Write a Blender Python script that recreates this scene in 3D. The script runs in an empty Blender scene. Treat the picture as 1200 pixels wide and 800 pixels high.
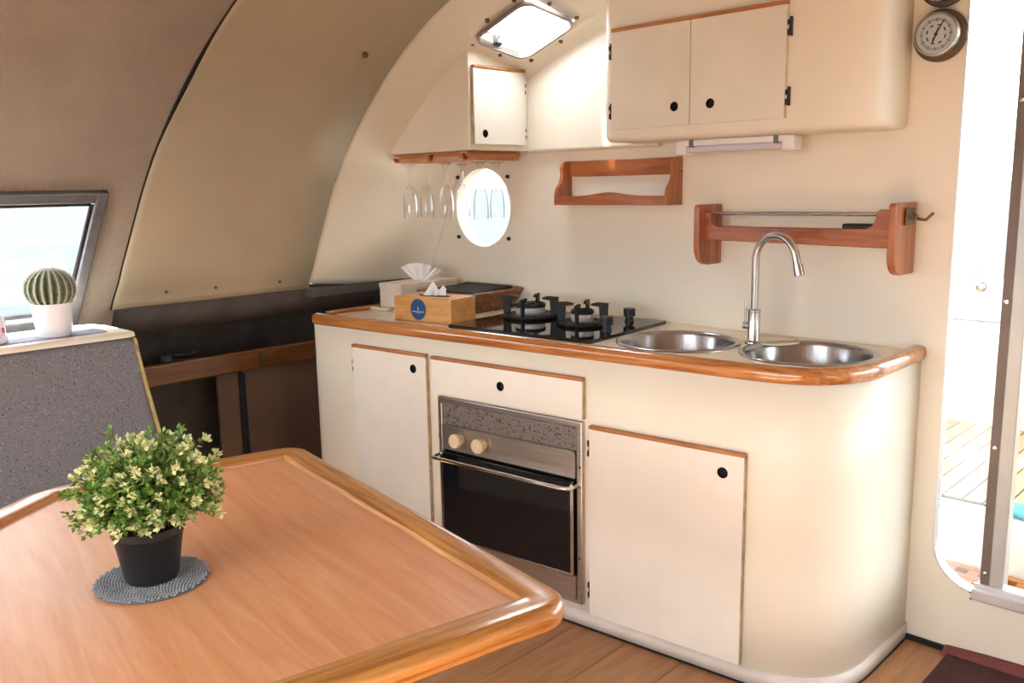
import bpy, bmesh, math, random
from mathutils import Vector, Matrix, noise
from mathutils.geometry import tessellate_polygon
random.seed(7)
PI = math.pi
S = bpy.context.scene
C = S.collection
R = math.radians

# ------------------------------------------------------------------ camera
F_PX, PITCH, ROLL, YAW, CAM_H = 1034.57, R(9.973), R(1.04), R(43.83), 1.4
cd = bpy.data.cameras.new('camera')
cd.sensor_width = 36.0
cd.lens = 36.0 * F_PX / 1200.0
cd.clip_start = 0.05
cd.clip_end = 6000
cam = bpy.data.objects.new('camera', cd)
C.objects.link(cam)
_f = Vector((-math.sin(YAW) * math.cos(PITCH), math.cos(YAW) * math.cos(PITCH), -math.sin(PITCH)))
_r0 = Vector((math.cos(YAW), math.sin(YAW), 0))
_u0 = _r0.cross(_f)
_r = math.cos(ROLL) * _r0 - math.sin(ROLL) * _u0
_u = math.cos(ROLL) * _u0 + math.sin(ROLL) * _r0
cam.matrix_world = Matrix(((_r.x, _u.x, -_f.x, 0), (_r.y, _u.y, -_f.y, 0), (_r.z, _u.z, -_f.z, CAM_H), (0, 0, 0, 1)))
S.camera = cam

# ------------------------------------------------------------------ sky, sun, exposure
SKY = 2.5
w = bpy.data.worlds.new('sky')
S.world = w
w.use_nodes = True
bg = w.node_tree.nodes['Background']
bg.inputs[0].default_value = (0.93, 0.97, 1.0, 1)
bg.inputs[1].default_value = SKY
sd = bpy.data.lights.new('sun', 'SUN')
sd.energy = 20.0
sd.angle = R(3.0)
sd.color = (1.0, 0.98, 0.94)
sun = bpy.data.objects.new('sun', sd)
C.objects.link(sun)
sun.location = (-4, -5, 8)
sun.rotation_euler = Vector((0.14, 0.50, -0.855)).to_track_quat('-Z', 'Y').to_euler()

def portal(name, loc, look, sx, sy):
    ld = bpy.data.lights.new(name, 'AREA')
    ld.shape = 'RECTANGLE'
    ld.size, ld.size_y = sx, sy
    ld.cycles.is_portal = True
    o = bpy.data.objects.new(name, ld)
    C.objects.link(o)
    o.location = loc
    o.rotation_euler = Vector(look).to_track_quat('-Z', 'Z').to_euler()
portal('door_portal', (0.12, 2.78, 1.12), (0, -1, 0), 1.95, 1.85)
portal('front_window_portal', (-0.45, -2.56, 1.25), (0, 1, 0), 4.0, 1.2)
portal('roof_portal', (-1.1, -1.38, 2.42), (0, 0, -1), 1.7, 1.4)
portal('left_window_portal', (-3.3, -1.2, 1.18), (1, 0, 0), 2.4, 0.6)
portal('left_window_portal', (-3.3, 0.56, 1.18), (1, 0, 0), 1.3, 0.6)
portal('right_window_portal', (3.3, 0.56, 1.18), (-1, 0, 0), 1.3, 0.6)
S.view_settings.view_transform = 'Standard'
S.view_settings.look = 'None'
S.view_settings.gamma = 1.0
S.view_settings.use_curve_mapping = False
S.view_settings.exposure = 1.9
S.cycles.max_bounces = 10
S.cycles.diffuse_bounces = 6
S.cycles.transparent_max_bounces = 12
S.cycles.sample_clamp_indirect = 8.0

# ------------------------------------------------------------------ materials
def lin(c):
    if isinstance(c, str):
        c = [int(c[i:i + 2], 16) / 255 for i in (0, 2, 4)]
        c = [v / 12.92 if v <= 0.04045 else ((v + 0.055) / 1.055) ** 2.4 for v in c]
    return tuple(c) + (1,)

def newmat(name):
    m = bpy.data.materials.new(name)
    m.use_nodes = True
    nt = m.node_tree
    return m, nt, nt.nodes['Principled BSDF']

def link(nt, a, b):
    nt.links.new(a, b)

def coords(nt, scale=(1, 1, 1), rot=(0, 0, 0)):
    tc = nt.nodes.new('ShaderNodeTexCoord')
    mp = nt.nodes.new('ShaderNodeMapping')
    mp.inputs['Scale'].default_value = scale
    mp.inputs['Rotation'].default_value = rot
    link(nt, tc.outputs['Object'], mp.inputs['Vector'])
    return mp.outputs['Vector']

def noisetex(nt, vec, scale, detail=3, rough=0.5, dist=0.0):
    n = nt.nodes.new('ShaderNodeTexNoise')
    n.inputs['Scale'].default_value = scale
    n.inputs['Detail'].default_value = detail
    n.inputs['Roughness'].default_value = rough
    n.inputs['Distortion'].default_value = dist
    link(nt, vec, n.inputs['Vector'])
    return n.outputs['Fac']

def ramp(nt, fac, stops):
    r = nt.nodes.new('ShaderNodeValToRGB')
    e = r.color_ramp.elements
    while len(e) < len(stops):
        e.new(0.5)
    for k, (p, c) in enumerate(stops):
        e[k].position = p
        e[k].color = lin(c)
    link(nt, fac, r.inputs['Fac'])
    return r.outputs['Color']

def bump(nt, b, h, strength, dist=0.002):
    n = nt.nodes.new('ShaderNodeBump')
    n.inputs['Strength'].default_value = strength
    n.inputs['Distance'].default_value = dist
    link(nt, h, n.inputs['Height'])
    link(nt, n.outputs['Normal'], b.inputs['Normal'])

def plain(name, col, rough=0.5, metal=0.0, var=0.06, scale=6, bmp=0.0, bscale=200, coat=0.0, spec=0.5):
    m, nt, b = newmat(name)
    c = lin(col)
    v = coords(nt)
    f = noisetex(nt, v, scale, 4)
    lo = tuple(max(0, x * (1 - var)) for x in c[:3])
    hi = tuple(min(1, x * (1 + var)) for x in c[:3])
    link(nt, ramp(nt, f, [(0.3, lo), (0.7, hi)]), b.inputs['Base Color'])
    b.inputs['Roughness'].default_value = rough
    b.inputs['Metallic'].default_value = metal
    b.inputs['Specular IOR Level'].default_value = spec
    if coat:
        b.inputs['Coat Weight'].default_value = coat
        b.inputs['Coat Roughness'].default_value = 0.08
    if bmp:
        bump(nt, b, noisetex(nt, v, bscale, 2), bmp)
    return m

def wood(name, dark, light, rough=0.35, axis=0, scale=1.0, coat=0.4, stretch=14, contrast=(0.3, 0.72), coatrough=0.1):
    m, nt, b = newmat(name)
    sc = [stretch, stretch, stretch]
    sc[axis] = 1.0
    v = coords(nt, [s * scale for s in sc])
    f = noisetex(nt, v, 3.0, 6, 0.6, 0.9)
    f2 = noisetex(nt, v, 22.0, 3, 0.6, 0.2)
    mx = nt.nodes.new('ShaderNodeMath')
    mx.operation = 'MULTIPLY_ADD'
    link(nt, f2, mx.inputs[0])
    mx.inputs[1].default_value = 0.25
    sb = nt.nodes.new('ShaderNodeMath')
    sb.operation = 'SUBTRACT'
    link(nt, f, sb.inputs[0])
    sb.inputs[1].default_value = 0.125
    link(nt, sb.outputs[0], mx.inputs[2])
    link(nt, ramp(nt, mx.outputs[0], [(contrast[0], dark), (contrast[1], light)]), b.inputs['Base Color'])
    b.inputs['Roughness'].default_value = rough
    b.inputs['Coat Weight'].default_value = coat
    b.inputs['Coat Roughness'].default_value = coatrough
    bump(nt, b, mx.outputs[0], 0.08, 0.001)
    return m

def metal(name, col, rough, brushed=0.0, axis=0):
    m, nt, b = newmat(name)
    b.inputs['Metallic'].default_value = 1.0
    sc = [60, 60, 60]
    sc[axis] = 1.5
    f = noisetex(nt, coords(nt, sc), 4, 3)
    c = lin(col)[:3]
    link(nt, ramp(nt, f, [(0.25, tuple(x * 0.8 for x in c)), (0.75, tuple(min(1, x * 1.1) for x in c))]), b.inputs['Base Color'])
    rr = nt.nodes.new('ShaderNodeMapRange')
    rr.inputs[3].default_value = max(0.02, rough - brushed)
    rr.inputs[4].default_value = rough + brushed
    link(nt, f, rr.inputs[0])
    link(nt, rr.outputs[0], b.inputs['Roughness'])
    return m

def thin_glass(name, tint=(0.96, 0.98, 0.98), refl=0.08, haze=0.0, hscale=(6, 6, 1.2)):
    m, nt, b = newmat(name)
    nt.nodes.remove(b)
    out = nt.nodes['Material Output']
    t = nt.nodes.new('ShaderNodeBsdfTransparent')
    t.inputs[0].default_value = tint + (1,)
    g = nt.nodes.new('ShaderNodeBsdfGlossy')
    g.inputs['Roughness'].default_value = 0.02
    lw = nt.nodes.new('ShaderNodeLayerWeight')
    lw.inputs[0].default_value = 0.15
    mr = nt.nodes.new('ShaderNodeMapRange')
    mr.inputs[3].default_value = refl * 0.4
    mr.inputs[4].default_value = min(1, refl * 6)
    link(nt, lw.outputs['Fresnel'], mr.inputs[0])
    mix = nt.nodes.new('ShaderNodeMixShader')
    link(nt, mr.outputs[0], mix.inputs[0])
    link(nt, t.outputs[0], mix.inputs[1])
    link(nt, g.outputs[0], mix.inputs[2])
    last = mix.outputs[0]
    if haze:
        tl = nt.nodes.new('ShaderNodeBsdfTranslucent')
        tl.inputs[0].default_value = (0.9, 0.93, 0.97, 1)
        f = noisetex(nt, coords(nt, hscale), 2.5, 5, 0.65, 0.6)
        r2 = nt.nodes.new('ShaderNodeMapRange')
        r2.inputs[1].default_value = 0.35
        r2.inputs[2].default_value = 0.75
        r2.inputs[3].default_value = haze * 0.3
        r2.inputs[4].default_value = haze
        link(nt, f, r2.inputs[0])
        mx = nt.nodes.new('ShaderNodeMixShader')
        link(nt, r2.outputs[0], mx.inputs[0])
        link(nt, last, mx.inputs[1])
        link(nt, tl.outputs[0], mx.inputs[2])
        last = mx.outputs[0]
    link(nt, last, out.inputs[0])
    return m

CREAM = (0.79, 0.745, 0.63)
M = {}
M['gelcoat'] = plain('cream_gelcoat', CREAM, 0.40, var=0.04, scale=2.5, spec=0.5)
M['wall'] = plain('cream_wall', (0.79, 0.735, 0.62), 0.42, var=0.04, scale=2.0)
M['door'] = plain('cream_painted_board', (0.76, 0.73, 0.635), 0.4, var=0.05, scale=5, bmp=0.05, bscale=60)
M['doorlow'] = plain('cream_laminate_board', (0.78, 0.75, 0.68), 0.35, var=0.05, scale=4)
M['board_edge'] = plain('worn_board_edge', 'b2a284', 0.6, var=0.25, scale=30)
M['strip'] = plain('grey_white_plinth', (0.64, 0.60, 0.56), 0.45, var=0.08, scale=12)
M['counter'] = plain('beige_laminate_top', (0.80, 0.70, 0.54), 0.22, var=0.05, scale=9)
M['trim'] = wood('varnished_trim', '8f4e20', 'c88a4c', 0.25, 0, 1.0, 0.8, 16)
M['trim_y'] = wood('varnished_trim_y', '8f4e20', 'c88a4c', 0.25, 1, 1.0, 0.8, 16)
M['rack'] = wood('red_mahogany', '7a3817', 'b0683a', 0.35, 0, 1.0, 0.35, 12)
M['rack_z'] = wood('red_mahogany_upright', '87441f', 'bb7446', 0.35, 2, 1.0, 0.35, 12)
M['glass_rack'] = wood('teak_rack', 'a9673a', 'cf9060', 0.45, 0, 1.0, 0.1, 12)
M['doortrim'] = wood('door_edge_wood', '94572c', 'be8048', 0.45, 0, 1.0, 0.1, 12)
M['table'] = wood('table_laminate', 'c88252', 'dea87e', 0.42, 0, 1.0, 0.08, 11, (0.22, 0.8), 0.3)
M['oak'] = wood('oak_lip', '8a4c16', 'd59a55', 0.28, 0, 1.2, 0.6, 16)
M['floor'] = wood('floor_board', '906240', 'bd9062', 0.42, 1, 1.0, 0.15, 12, (0.2, 0.8), 0.25)
M['tissue_wood'] = wood('pale_pine', 'b97f3c', 'd9a566', 0.45, 0, 1.5, 0.1, 8)
M['rail_wood'] = wood('dark_rail', '58361a', '8a5c34', 0.3, 1, 1.0, 0.6, 14)
M['teak'] = wood('deck_teak', '86603a', 'a87e52', 0.6, 1, 1.0, 0.0, 10)
M['grate'] = wood('grating_teak', '8f5a30', 'b97c48', 0.55, 0, 1.0, 0.0, 10)
M['black'] = plain('black_plastic', (0.012, 0.012, 0.013), 0.4, var=0.1)
M['hole'] = plain('dark_hole', (0.004, 0.004, 0.004), 0.9, var=0.1)
M['iron'] = plain('black_enamel', (0.012, 0.011, 0.011), 0.5, var=0.3, scale=40, spec=0.25)
M['hob'] = plain('black_hob_glass', (0.006, 0.006, 0.008), 0.04, var=0.1, spec=0.7)
M['ovenglass'] = plain('oven_glass', (0.006, 0.007, 0.010), 0.06, var=0.2, spec=0.6)
M['steel'] = metal('stainless', (0.62, 0.60, 0.58), 0.28, 0.08, 2)
M['steel_b'] = metal('brushed_steel', (0.60, 0.56, 0.53), 0.34, 0.06, 0)
M['sink'] = metal('sink_steel', (0.46, 0.465, 0.49), 0.22, 0.06, 2)
M['chrome'] = metal('chrome', (0.78, 0.77, 0.76), 0.12, 0.03)
M['alu'] = metal('aluminium', (0.66, 0.67, 0.68), 0.38, 0.05, 1)
M['burner'] = plain('cast_aluminium', (0.75, 0.74, 0.73), 0.4, metal=0.6, var=0.05)
M['tapsteel'] = plain('satin_steel', (0.52, 0.50, 0.49), 0.26, metal=1.0, var=0.03)
M['alu_paint'] = plain('satin_aluminium', (0.44, 0.45, 0.43), 0.35, metal=0.25, var=0.05)
M['sillmetal'] = plain('polished_sill', (0.62, 0.62, 0.64), 0.3, metal=0.55, var=0.06)
M['hatchframe'] = plain('hatch_frame_alloy', (0.30, 0.275, 0.26), 0.35, metal=0.4, var=0.1)
M['alu_grey'] = plain('weathered_alloy', (0.17, 0.17, 0.185), 0.4, metal=0.5, var=0.12, scale=25)
M['bronze'] = plain('dull_bronze', (0.16, 0.12, 0.08), 0.45, metal=0.7, var=0.3, scale=30)
M['jamb'] = plain('brown_jamb', (0.16, 0.12, 0.10), 0.5, var=0.15)
M['white'] = plain('white_plastic', (0.82, 0.81, 0.84), 0.35, var=0.03)
M['ceramic'] = plain('white_ceramic', (0.80, 0.80, 0.86), 0.2, var=0.02)
M['tissue'] = plain('tissue_paper', (0.86, 0.85, 0.84), 0.9, var=0.03)
M['whitebox'] = plain('pale_box', (0.70, 0.62, 0.55), 0.55, var=0.08, scale=20)
M['tube'] = plain('lamp_diffuser', (0.62, 0.60, 0.66), 0.25, var=0.05)
M['knob'] = plain('ivory_knob', (0.78, 0.66, 0.44), 0.4, var=0.06)
M['felt'] = plain('dark_grey_lining', (0.105, 0.096, 0.092), 0.95, var=0.25, scale=9, bmp=0.3, bscale=300)
M['brownpanel'] = plain('brown_lining_panel', (0.16, 0.115, 0.085), 0.7, var=0.1, scale=4)
M['strap'] = plain('navy_strap', (0.012, 0.016, 0.03), 0.7, var=0.2)
M['cushion_white'] = plain('cream_ledge', (0.74, 0.67, 0.55), 0.4, var=0.05)
M['greymat'] = plain('grey_nonslip_mat', (0.20, 0.19, 0.22), 0.9, var=0.25, scale=60, bmp=0.4, bscale=400)
M['yellowedge'] = plain('yellowed_foam_edge', (0.42, 0.32, 0.13), 0.8, var=0.2, scale=30)
M['potblack'] = plain('black_pot', (0.014, 0.014, 0.016), 0.45, var=0.1)
M['soil'] = plain('soil', (0.03, 0.02, 0.012), 0.95, var=0.4, scale=60)
M['leaf'] = plain('green_leaf', (0.17, 0.32, 0.06), 0.5, var=0.45, scale=45)
M['tip'] = plain('pale_leaf_tip', (0.74, 0.76, 0.40), 0.5, var=0.25, scale=50)
M['stem'] = plain('brown_stem', (0.16, 0.12, 0.05), 0.7, var=0.2)
M['spine'] = plain('cactus_spine', (0.72, 0.66, 0.60), 0.7, var=0.1)
M['bead'] = plain('grey_cord', (0.30, 0.325, 0.35), 0.85, var=0.2, scale=70)
M['beaddark'] = plain('dark_grey_backing', (0.10, 0.11, 0.12), 0.9, var=0.2)
M['mat'] = plain('maroon_doormat', (0.06, 0.022, 0.022), 0.95, var=0.3, scale=60, bmp=0.6, bscale=300)
M['matedge'] = plain('maroon_mat_edge', (0.16, 0.035, 0.035), 0.7, var=0.15)
M['wicker'] = plain('brown_wicker', (0.26, 0.11, 0.05), 0.55, var=0.45, scale=60)
M['brass'] = metal('old_brass', (0.46, 0.43, 0.37), 0.3, 0.05)
M['dial'] = plain('dial_card', (0.58, 0.60, 0.64), 0.35, var=0.04)
M['clockwood'] = plain('dark_clock_base', (0.09, 0.065, 0.045), 0.5, var=0.3, scale=25)
M['ink'] = plain('ink', (0.02, 0.02, 0.03), 0.6, var=0.1)
M['bluesticker'] = plain('blue_sticker', (0.008, 0.06, 0.19), 0.4, var=0.05)
M['whiteprint'] = plain('white_print', (0.85, 0.85, 0.85), 0.5, var=0.02)
M['deckwhite'] = plain('white_deck', (0.80, 0.80, 0.78), 0.45, var=0.04)
M['towel'] = plain('blue_towel', (0.10, 0.42, 0.60), 0.95, var=0.2, scale=20, bmp=0.5, bscale=250)
M['pink'] = plain('pink_print', (0.62, 0.08, 0.20), 0.4, var=0.3, scale=40)
M['caulk'] = plain('black_caulk', (0.02, 0.02, 0.02), 0.7, var=0.2)
M['gap'] = plain('dark_gap', (0.012, 0.009, 0.008), 0.9, var=0.2)
M['rust'] = plain('rust_spot', (0.14, 0.06, 0.03), 0.7, var=0.3, scale=80)
M['clear'] = thin_glass('clear_pane', refl=0.06)
M['hatchglass'] = thin_glass('hatch_acrylic', (0.97, 0.98, 1.0), refl=0.05, haze=2.6, hscale=(3, 3, 3))
M['doorglass'] = thin_glass('hazed_pane', (0.95, 0.98, 1.0), refl=0.05, haze=0.13)
M['wine'] = thin_glass('drinking_glass', (0.985, 0.985, 0.99), refl=0.075)

def speckle(name, base, spots, rough, thr, scale, metallic=0.0, thr2=None, spots2=None):
    m, nt, b = newmat(name)
    v = coords(nt)
    f = noisetex(nt, v, scale, 2, 0.5)
    mx = nt.nodes.new('ShaderNodeMix')
    mx.data_type = 'RGBA'
    g = nt.nodes.new('ShaderNodeMath')
    g.operation = 'GREATER_THAN'
    g.inputs[1].default_value = thr
    link(nt, f, g.inputs[0])
    link(nt, g.outputs[0], mx.inputs[0])
    mx.inputs[6].default_value = lin(base)
    mx.inputs[7].default_value = lin(spots)
    last = mx.outputs[2]
    if spots2:
        vv = nt.nodes.new('ShaderNodeMapping')
        vv.inputs['Location'].default_value = (7.3, 2.1, 4.4)
        link(nt, v, vv.inputs['Vector'])
        f2 = noisetex(nt, vv.outputs['Vector'], scale, 2, 0.5)
        g2 = nt.nodes.new('ShaderNodeMath')
        g2.operation = 'GREATER_THAN'
        g2.inputs[1].default_value = thr2
        link(nt, f2, g2.inputs[0])
        m2 = nt.nodes.new('ShaderNodeMix')
        m2.data_type = 'RGBA'
        link(nt, g2.outputs[0], m2.inputs[0])
        link(nt, last, m2.inputs[6])
        m2.inputs[7].default_value = lin(spots2)
        last = m2.outputs[2]
    link(nt, last, b.inputs['Base Color'])
    b.inputs['Roughness'].default_value = rough
    b.inputs['Metallic'].default_value = metallic
    bump(nt, b, noisetex(nt, v, scale * 4, 2), 0.25)
    return m
M['fabric'] = speckle('grey_speckled_fabric', (0.160, 0.162, 0.182), (0.055, 0.055, 0.075), 0.95, 0.64, 175, 0.0, 0.655, (0.30, 0.29, 0.29))
M['ventmesh'] = speckle('rust_speckled_steel', (0.24, 0.22, 0.205), (0.10, 0.05, 0.03), 0.5, 0.60, 140, 0.5)

def carpet():
    m, nt, b = newmat('ribbed_headliner')
    v = coords(nt)
    f = noisetex(nt, v, 3.0, 5, 0.6)
    link(nt, ramp(nt, f, [(0.3, (0.29, 0.23, 0.19)), (0.7, (0.36, 0.295, 0.245))]), b.inputs['Base Color'])
    b.inputs['Roughness'].default_value = 0.95
    wv = nt.nodes.new('ShaderNodeTexWave')
    wv.bands_direction = 'Y'
    wv.inputs['Scale'].default_value = 55
    wv.inputs['Distortion'].default_value = 1.5
    wv.inputs['Detail'].default_value = 2
    link(nt, v, wv.inputs['Vector'])
    bump(nt, b, wv.outputs['Fac'], 0.5, 0.003)
    return m
M['carpet'] = carpet()
M['olive'] = plain('olive_beige_vinyl', (0.42, 0.355, 0.25), 0.6, var=0.06, scale=3, bmp=0.15, bscale=250)

def cactus_mat():
    m, nt, b = newmat('cactus_skin')
    v = coords(nt)
    f = noisetex(nt, v, 60, 3)
    link(nt, ramp(nt, f, [(0.3, (0.035, 0.085, 0.03)), (0.7, (0.09, 0.17, 0.06))]), b.inputs['Base Color'])
    b.inputs['Roughness'].default_value = 0.6
    return m
M['cactus'] = cactus_mat()

def sea_mat():
    m, nt, b = newmat('sea_water')
    v = coords(nt)
    f = noisetex(nt, v, 0.15, 6, 0.6, 0.5)
    link(nt, ramp(nt, f, [(0.3, (0.0175, 0.0215, 0.0235)), (0.7, (0.0205, 0.0240, 0.0255))]), b.inputs['Base Color'])
    b.inputs['Roughness'].default_value = 0.55
    b.inputs['Specular IOR Level'].default_value = 0.02
    bump(nt, b, noisetex(nt, v, 1.2, 5), 0.6, 0.15)
    return m
M['sea'] = sea_mat()

# ------------------------------------------------------------------ mesh helpers
def obj(name, bm, mat, parent=None, loc=(0, 0, 0), rot=(0, 0, 0), smooth=35, bevel=0, seg=2, label=None, kind=None):
    if bm.faces:
        bmesh.ops.recalc_face_normals(bm, faces=bm.faces[:])
    me = bpy.data.meshes.new(name)
    bm.to_mesh(me)
    bm.free()
    mats = mat if isinstance(mat, (list, tuple)) else [mat]
    for k in mats:
        me.materials.append(M[k] if isinstance(k, str) else k)
    if smooth:
        me.shade_smooth()
        me.set_sharp_from_angle(angle=R(smooth))
    o = bpy.data.objects.new(name, me)
    C.objects.link(o)
    o.parent = parent
    o.location = loc
    o.rotation_euler = rot
    if bevel:
        b = o.modifiers.new('bevel', 'BEVEL')
        b.width = bevel
        b.segments = seg
        b.limit_method = 'ANGLE'
        b.angle_limit = R(30)
        b.harden_normals = False
    if label:
        o['label'] = label
    if kind:
        o['kind'] = kind
    return o

def thing(name, label, cat, loc=(0, 0, 0), rotz=0, group=None):
    o = bpy.data.objects.new(name, None)
    o.empty_display_size = 0.1
    C.objects.link(o)
    o.location = loc
    o.rotation_euler = (0, 0, rotz)
    o['label'] = label
    o['category'] = cat
    if group:
        o['group'] = group
    return o

def tag(o, label, cat, group=None):
    o['label'] = label
    o['category'] = cat
    if group:
        o['group'] = group
    return o

def struct(o):
    o['kind'] = 'structure'
    return o

def sthing(name):
    o = bpy.data.objects.new(name, None)
    o.empty_display_size = 0.1
    C.objects.link(o)
    o['kind'] = 'structure'
    return o

def copy_tree(o, parent=None):
    c = o.copy()
    C.objects.link(c)
    c.parent = parent
    for ch in list(o.children):
        copy_tree(ch, c)
    return c

def nb():
    return bmesh.new()

def box(bm, x0, x1, y0, y1, z0, z1, M4=None):
    vs = [bm.verts.new((x, y, z)) for z in (z0, z1) for y in (y0, y1) for x in (x0, x1)]
    for f in ((0, 2, 3, 1), (4, 5, 7, 6), (0, 1, 5, 4), (2, 6, 7, 3), (0, 4, 6, 2), (1, 3, 7, 5)):
        bm.faces.new([vs[i] for i in f])
    if M4:
        bmesh.ops.transform(bm, matrix=M4, verts=vs)
    return bm

def loft(bm, rings, closed=True, cap0=True, cap1=True):
    vr = [[bm.verts.new(p) for p in r] for r in rings]
    n = len(vr[0])
    for a, b in zip(vr[:-1], vr[1:]):
        for i in range(n if closed else n - 1):
            j = (i + 1) % n
            bm.faces.new((a[i], a[j], b[j], b[i]))
    if cap0 and closed:
        bm.faces.new(vr[0][::-1])
    if cap1 and closed:
        bm.faces.new(vr[-1])
    return vr

def prism(bm, pts, z0, z1):
    loft(bm, [[(x, y, z0) for x, y in pts], [(x, y, z1) for x, y in pts]])
    return bm

def lathe(bm, prof, n=32, ctr=(0, 0, 0), sx=1, sy=1, cap0=False, cap1=False):
    rings = []
    for r, z in prof:
        rings.append([(ctr[0] + sx * r * math.cos(2 * PI * k / n), ctr[1] + sy * r * math.sin(2 * PI * k / n), ctr[2] + z) for k in range(n)])
    loft(bm, rings, True, cap0, cap1)
    return bm

def frame_of(t, up=Vector((0, 0, 1))):
    t = t.normalized()
    if abs(t.dot(up)) > 0.98:
        up = Vector((0, 1, 0))
    s = t.cross(up).normalized()
    return s, s.cross(t).normalized()

def tube(bm, path, r, n=10, closed=False, caps=True, radii=None):
    path = [Vector(p) for p in path]
    m = len(path)
    rings = []
    s = None
    for i, p in enumerate(path):
        if closed:
            t = path[(i + 1) % m] - path[i - 1]
        else:
            t = path[min(i + 1, m - 1)] - path[max(i - 1, 0)]
        t.normalize()
        if s is None:
            s, u = frame_of(t)
        else:
            s = (s - t * s.dot(t))
            s.normalize()
            u = s.cross(t).normalized()
        rr = radii[i] if radii else r
        rings.append([p + rr * (math.cos(2 * PI * k / n) * s + math.sin(2 * PI * k / n) * u) for k in range(n)])
    if closed:
        rings.append(rings[0])
        vr = [[bm.verts.new(q) for q in rg] for rg in rings[:-1]]
        for i in range(m):
            a, b = vr[i], vr[(i + 1) % m]
            for k in range(n):
                j = (k + 1) % n
                bm.faces.new((a[k], a[j], b[j], b[k]))
    else:
        loft(bm, rings, True, caps, caps)
    return bm

def sweep(bm, path, prof, closed=False):
    """path of (x,y) points, prof of (offset to the right of travel, z)"""
    m = len(path)
    P = [Vector((p[0], p[1])) for p in path]
    rings = []
    for i in range(m):
        if closed:
            a, b, c = P[i - 1], P[i], P[(i + 1) % m]
        else:
            a, b, c = P[max(i - 1, 0)], P[i], P[min(i + 1, m - 1)]
        d1 = (b - a).normalized() if (b - a).length > 1e-9 else (c - b).normalized()
        d2 = (c - b).normalized() if (c - b).length > 1e-9 else d1
        n1 = Vector((d1.y, -d1.x))
        n2 = Vector((d2.y, -d2.x))
        nn = (n1 + n2).normalized()
        k = 1 / max(0.4, nn.dot(n1))
        rings.append([(b.x + nn.x * o * k, b.y + nn.y * o * k, z) for o, z in prof])
    if closed:
        vr = [[bm.verts.new(q) for q in rg] for rg in rings]
        n = len(prof)
        for i in range(m):
            a, b = vr[i], vr[(i + 1) % m]
            for k in range(n):
                j = (k + 1) % n
                bm.faces.new((a[k], a[j], b[j], b[k]))
    else:
        loft(bm, rings)
    return bm

def plate(bm, outer, holes, th, fn):
    """flat plate with holes; 2-D outlines, fn(a, b, depth) gives the 3-D point"""
    loops = [outer] + list(holes)
    tris = tessellate_polygon([[Vector((a, b, 0)) for a, b in lp] for lp in loops])
    flat = [p for lp in loops for p in lp]
    f = [bm.verts.new(fn(a, b, 0)) for a, b in flat]
    g = [bm.verts.new(fn(a, b, th)) for a, b in flat]
    for t in tris:
        try:
            bm.faces.new([f[i] for i in t])
            bm.faces.new([g[i] for i in reversed(t)])
        except ValueError:
            pass
    k = 0
    for lp in loops:
        n = len(lp)
        for i in range(n):
            j = (i + 1) % n
            bm.faces.new((f[k + i], f[k + j], g[k + j], g[k + i]))
        k += n
    return bm

def circ(cx, cy, r, n=28, ry=None):
    ry = ry or r
    return [(cx + r * math.cos(2 * PI * k / n), cy + ry * math.sin(2 * PI * k / n)) for k in range(n)]

def rrect(x0, x1, y0, y1, r, n=6):
    if not isinstance(r, (list, tuple)):
        r = [r] * 4
    pts = []
    for (cx, cy, a0, rr) in ((x1 - r[0], y1 - r[0], 0, r[0]), (x0 + r[1], y1 - r[1], 90, r[1]), (x0 + r[2], y0 + r[2], 180, r[2]), (x1 - r[3], y0 + r[3], 270, r[3])):
        if rr <= 1e-6:
            pts.append((cx, cy))
            continue
        for k in range(n + 1):
            a = R(a0 + 90 * k / n)
            pts.append((cx + rr * math.cos(a), cy + rr * math.sin(a)))
    return pts

def round_poly(pts, rads, n=6):
    out = []
    m = len(pts)
    for i in range(m):
        p = Vector(pts[i])
        a = (Vector(pts[i - 1]) - p)
        b = (Vector(pts[(i + 1) % m]) - p)
        r = rads[i] if isinstance(rads, (list, tuple)) else rads
        if r <= 0:
            out.append(tuple(p))
            continue
        a.normalize()
        b.normalize()
        ang = a.angle(b)
        d = r / math.tan(ang / 2)
        p0, p1 = p + a * d, p + b * d
        for k in range(n + 1):
            t = k / n
            q = (1 - t) ** 2 * p0 + 2 * t * (1 - t) * p + t * t * p1
            out.append((q.x, q.y))
    return out

def inset(pts, d):
    """inset of a CCW polygon"""
    m = len(pts)
    out = []
    for i in range(m):
        a, b, c = Vector(pts[i - 1]), Vector(pts[i]), Vector(pts[(i + 1) % m])
        d1, d2 = (b - a).normalized(), (c - b).normalized()
        n1, n2 = Vector((-d1.y, d1.x)), Vector((-d2.y, d2.x))
        nn = (n1 + n2).normalized()
        q = b + nn * d / max(0.3, nn.dot(n1))
        out.append((q.x, q.y))
    return out

def catmull(P, t):
    n = len(P)
    i = min(max(int(math.floor(t)), 0), n - 2)
    f = t - i
    p0 = P[max(i - 1, 0)]
    p1, p2 = P[i], P[i + 1]
    p3 = P[min(i + 2, n - 1)]
    return tuple(0.5 * ((2 * b) + (-a + c) * f + (2 * a - 5 * b + 4 * c - d) * f * f + (-a + 3 * b - 3 * c + d) * f ** 3) for a, b, c, d in zip(p0, p1, p2, p3))

def at(px, py, ax, val):
    """photo pixel + one known world coordinate -> point"""
    d = _f + _r * ((px - 600) / F_PX) - _u * ((py - 400) / F_PX)
    o = Vector((0, 0, CAM_H))
    return o + d * ((val - o[ax]) / d[ax])

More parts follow.
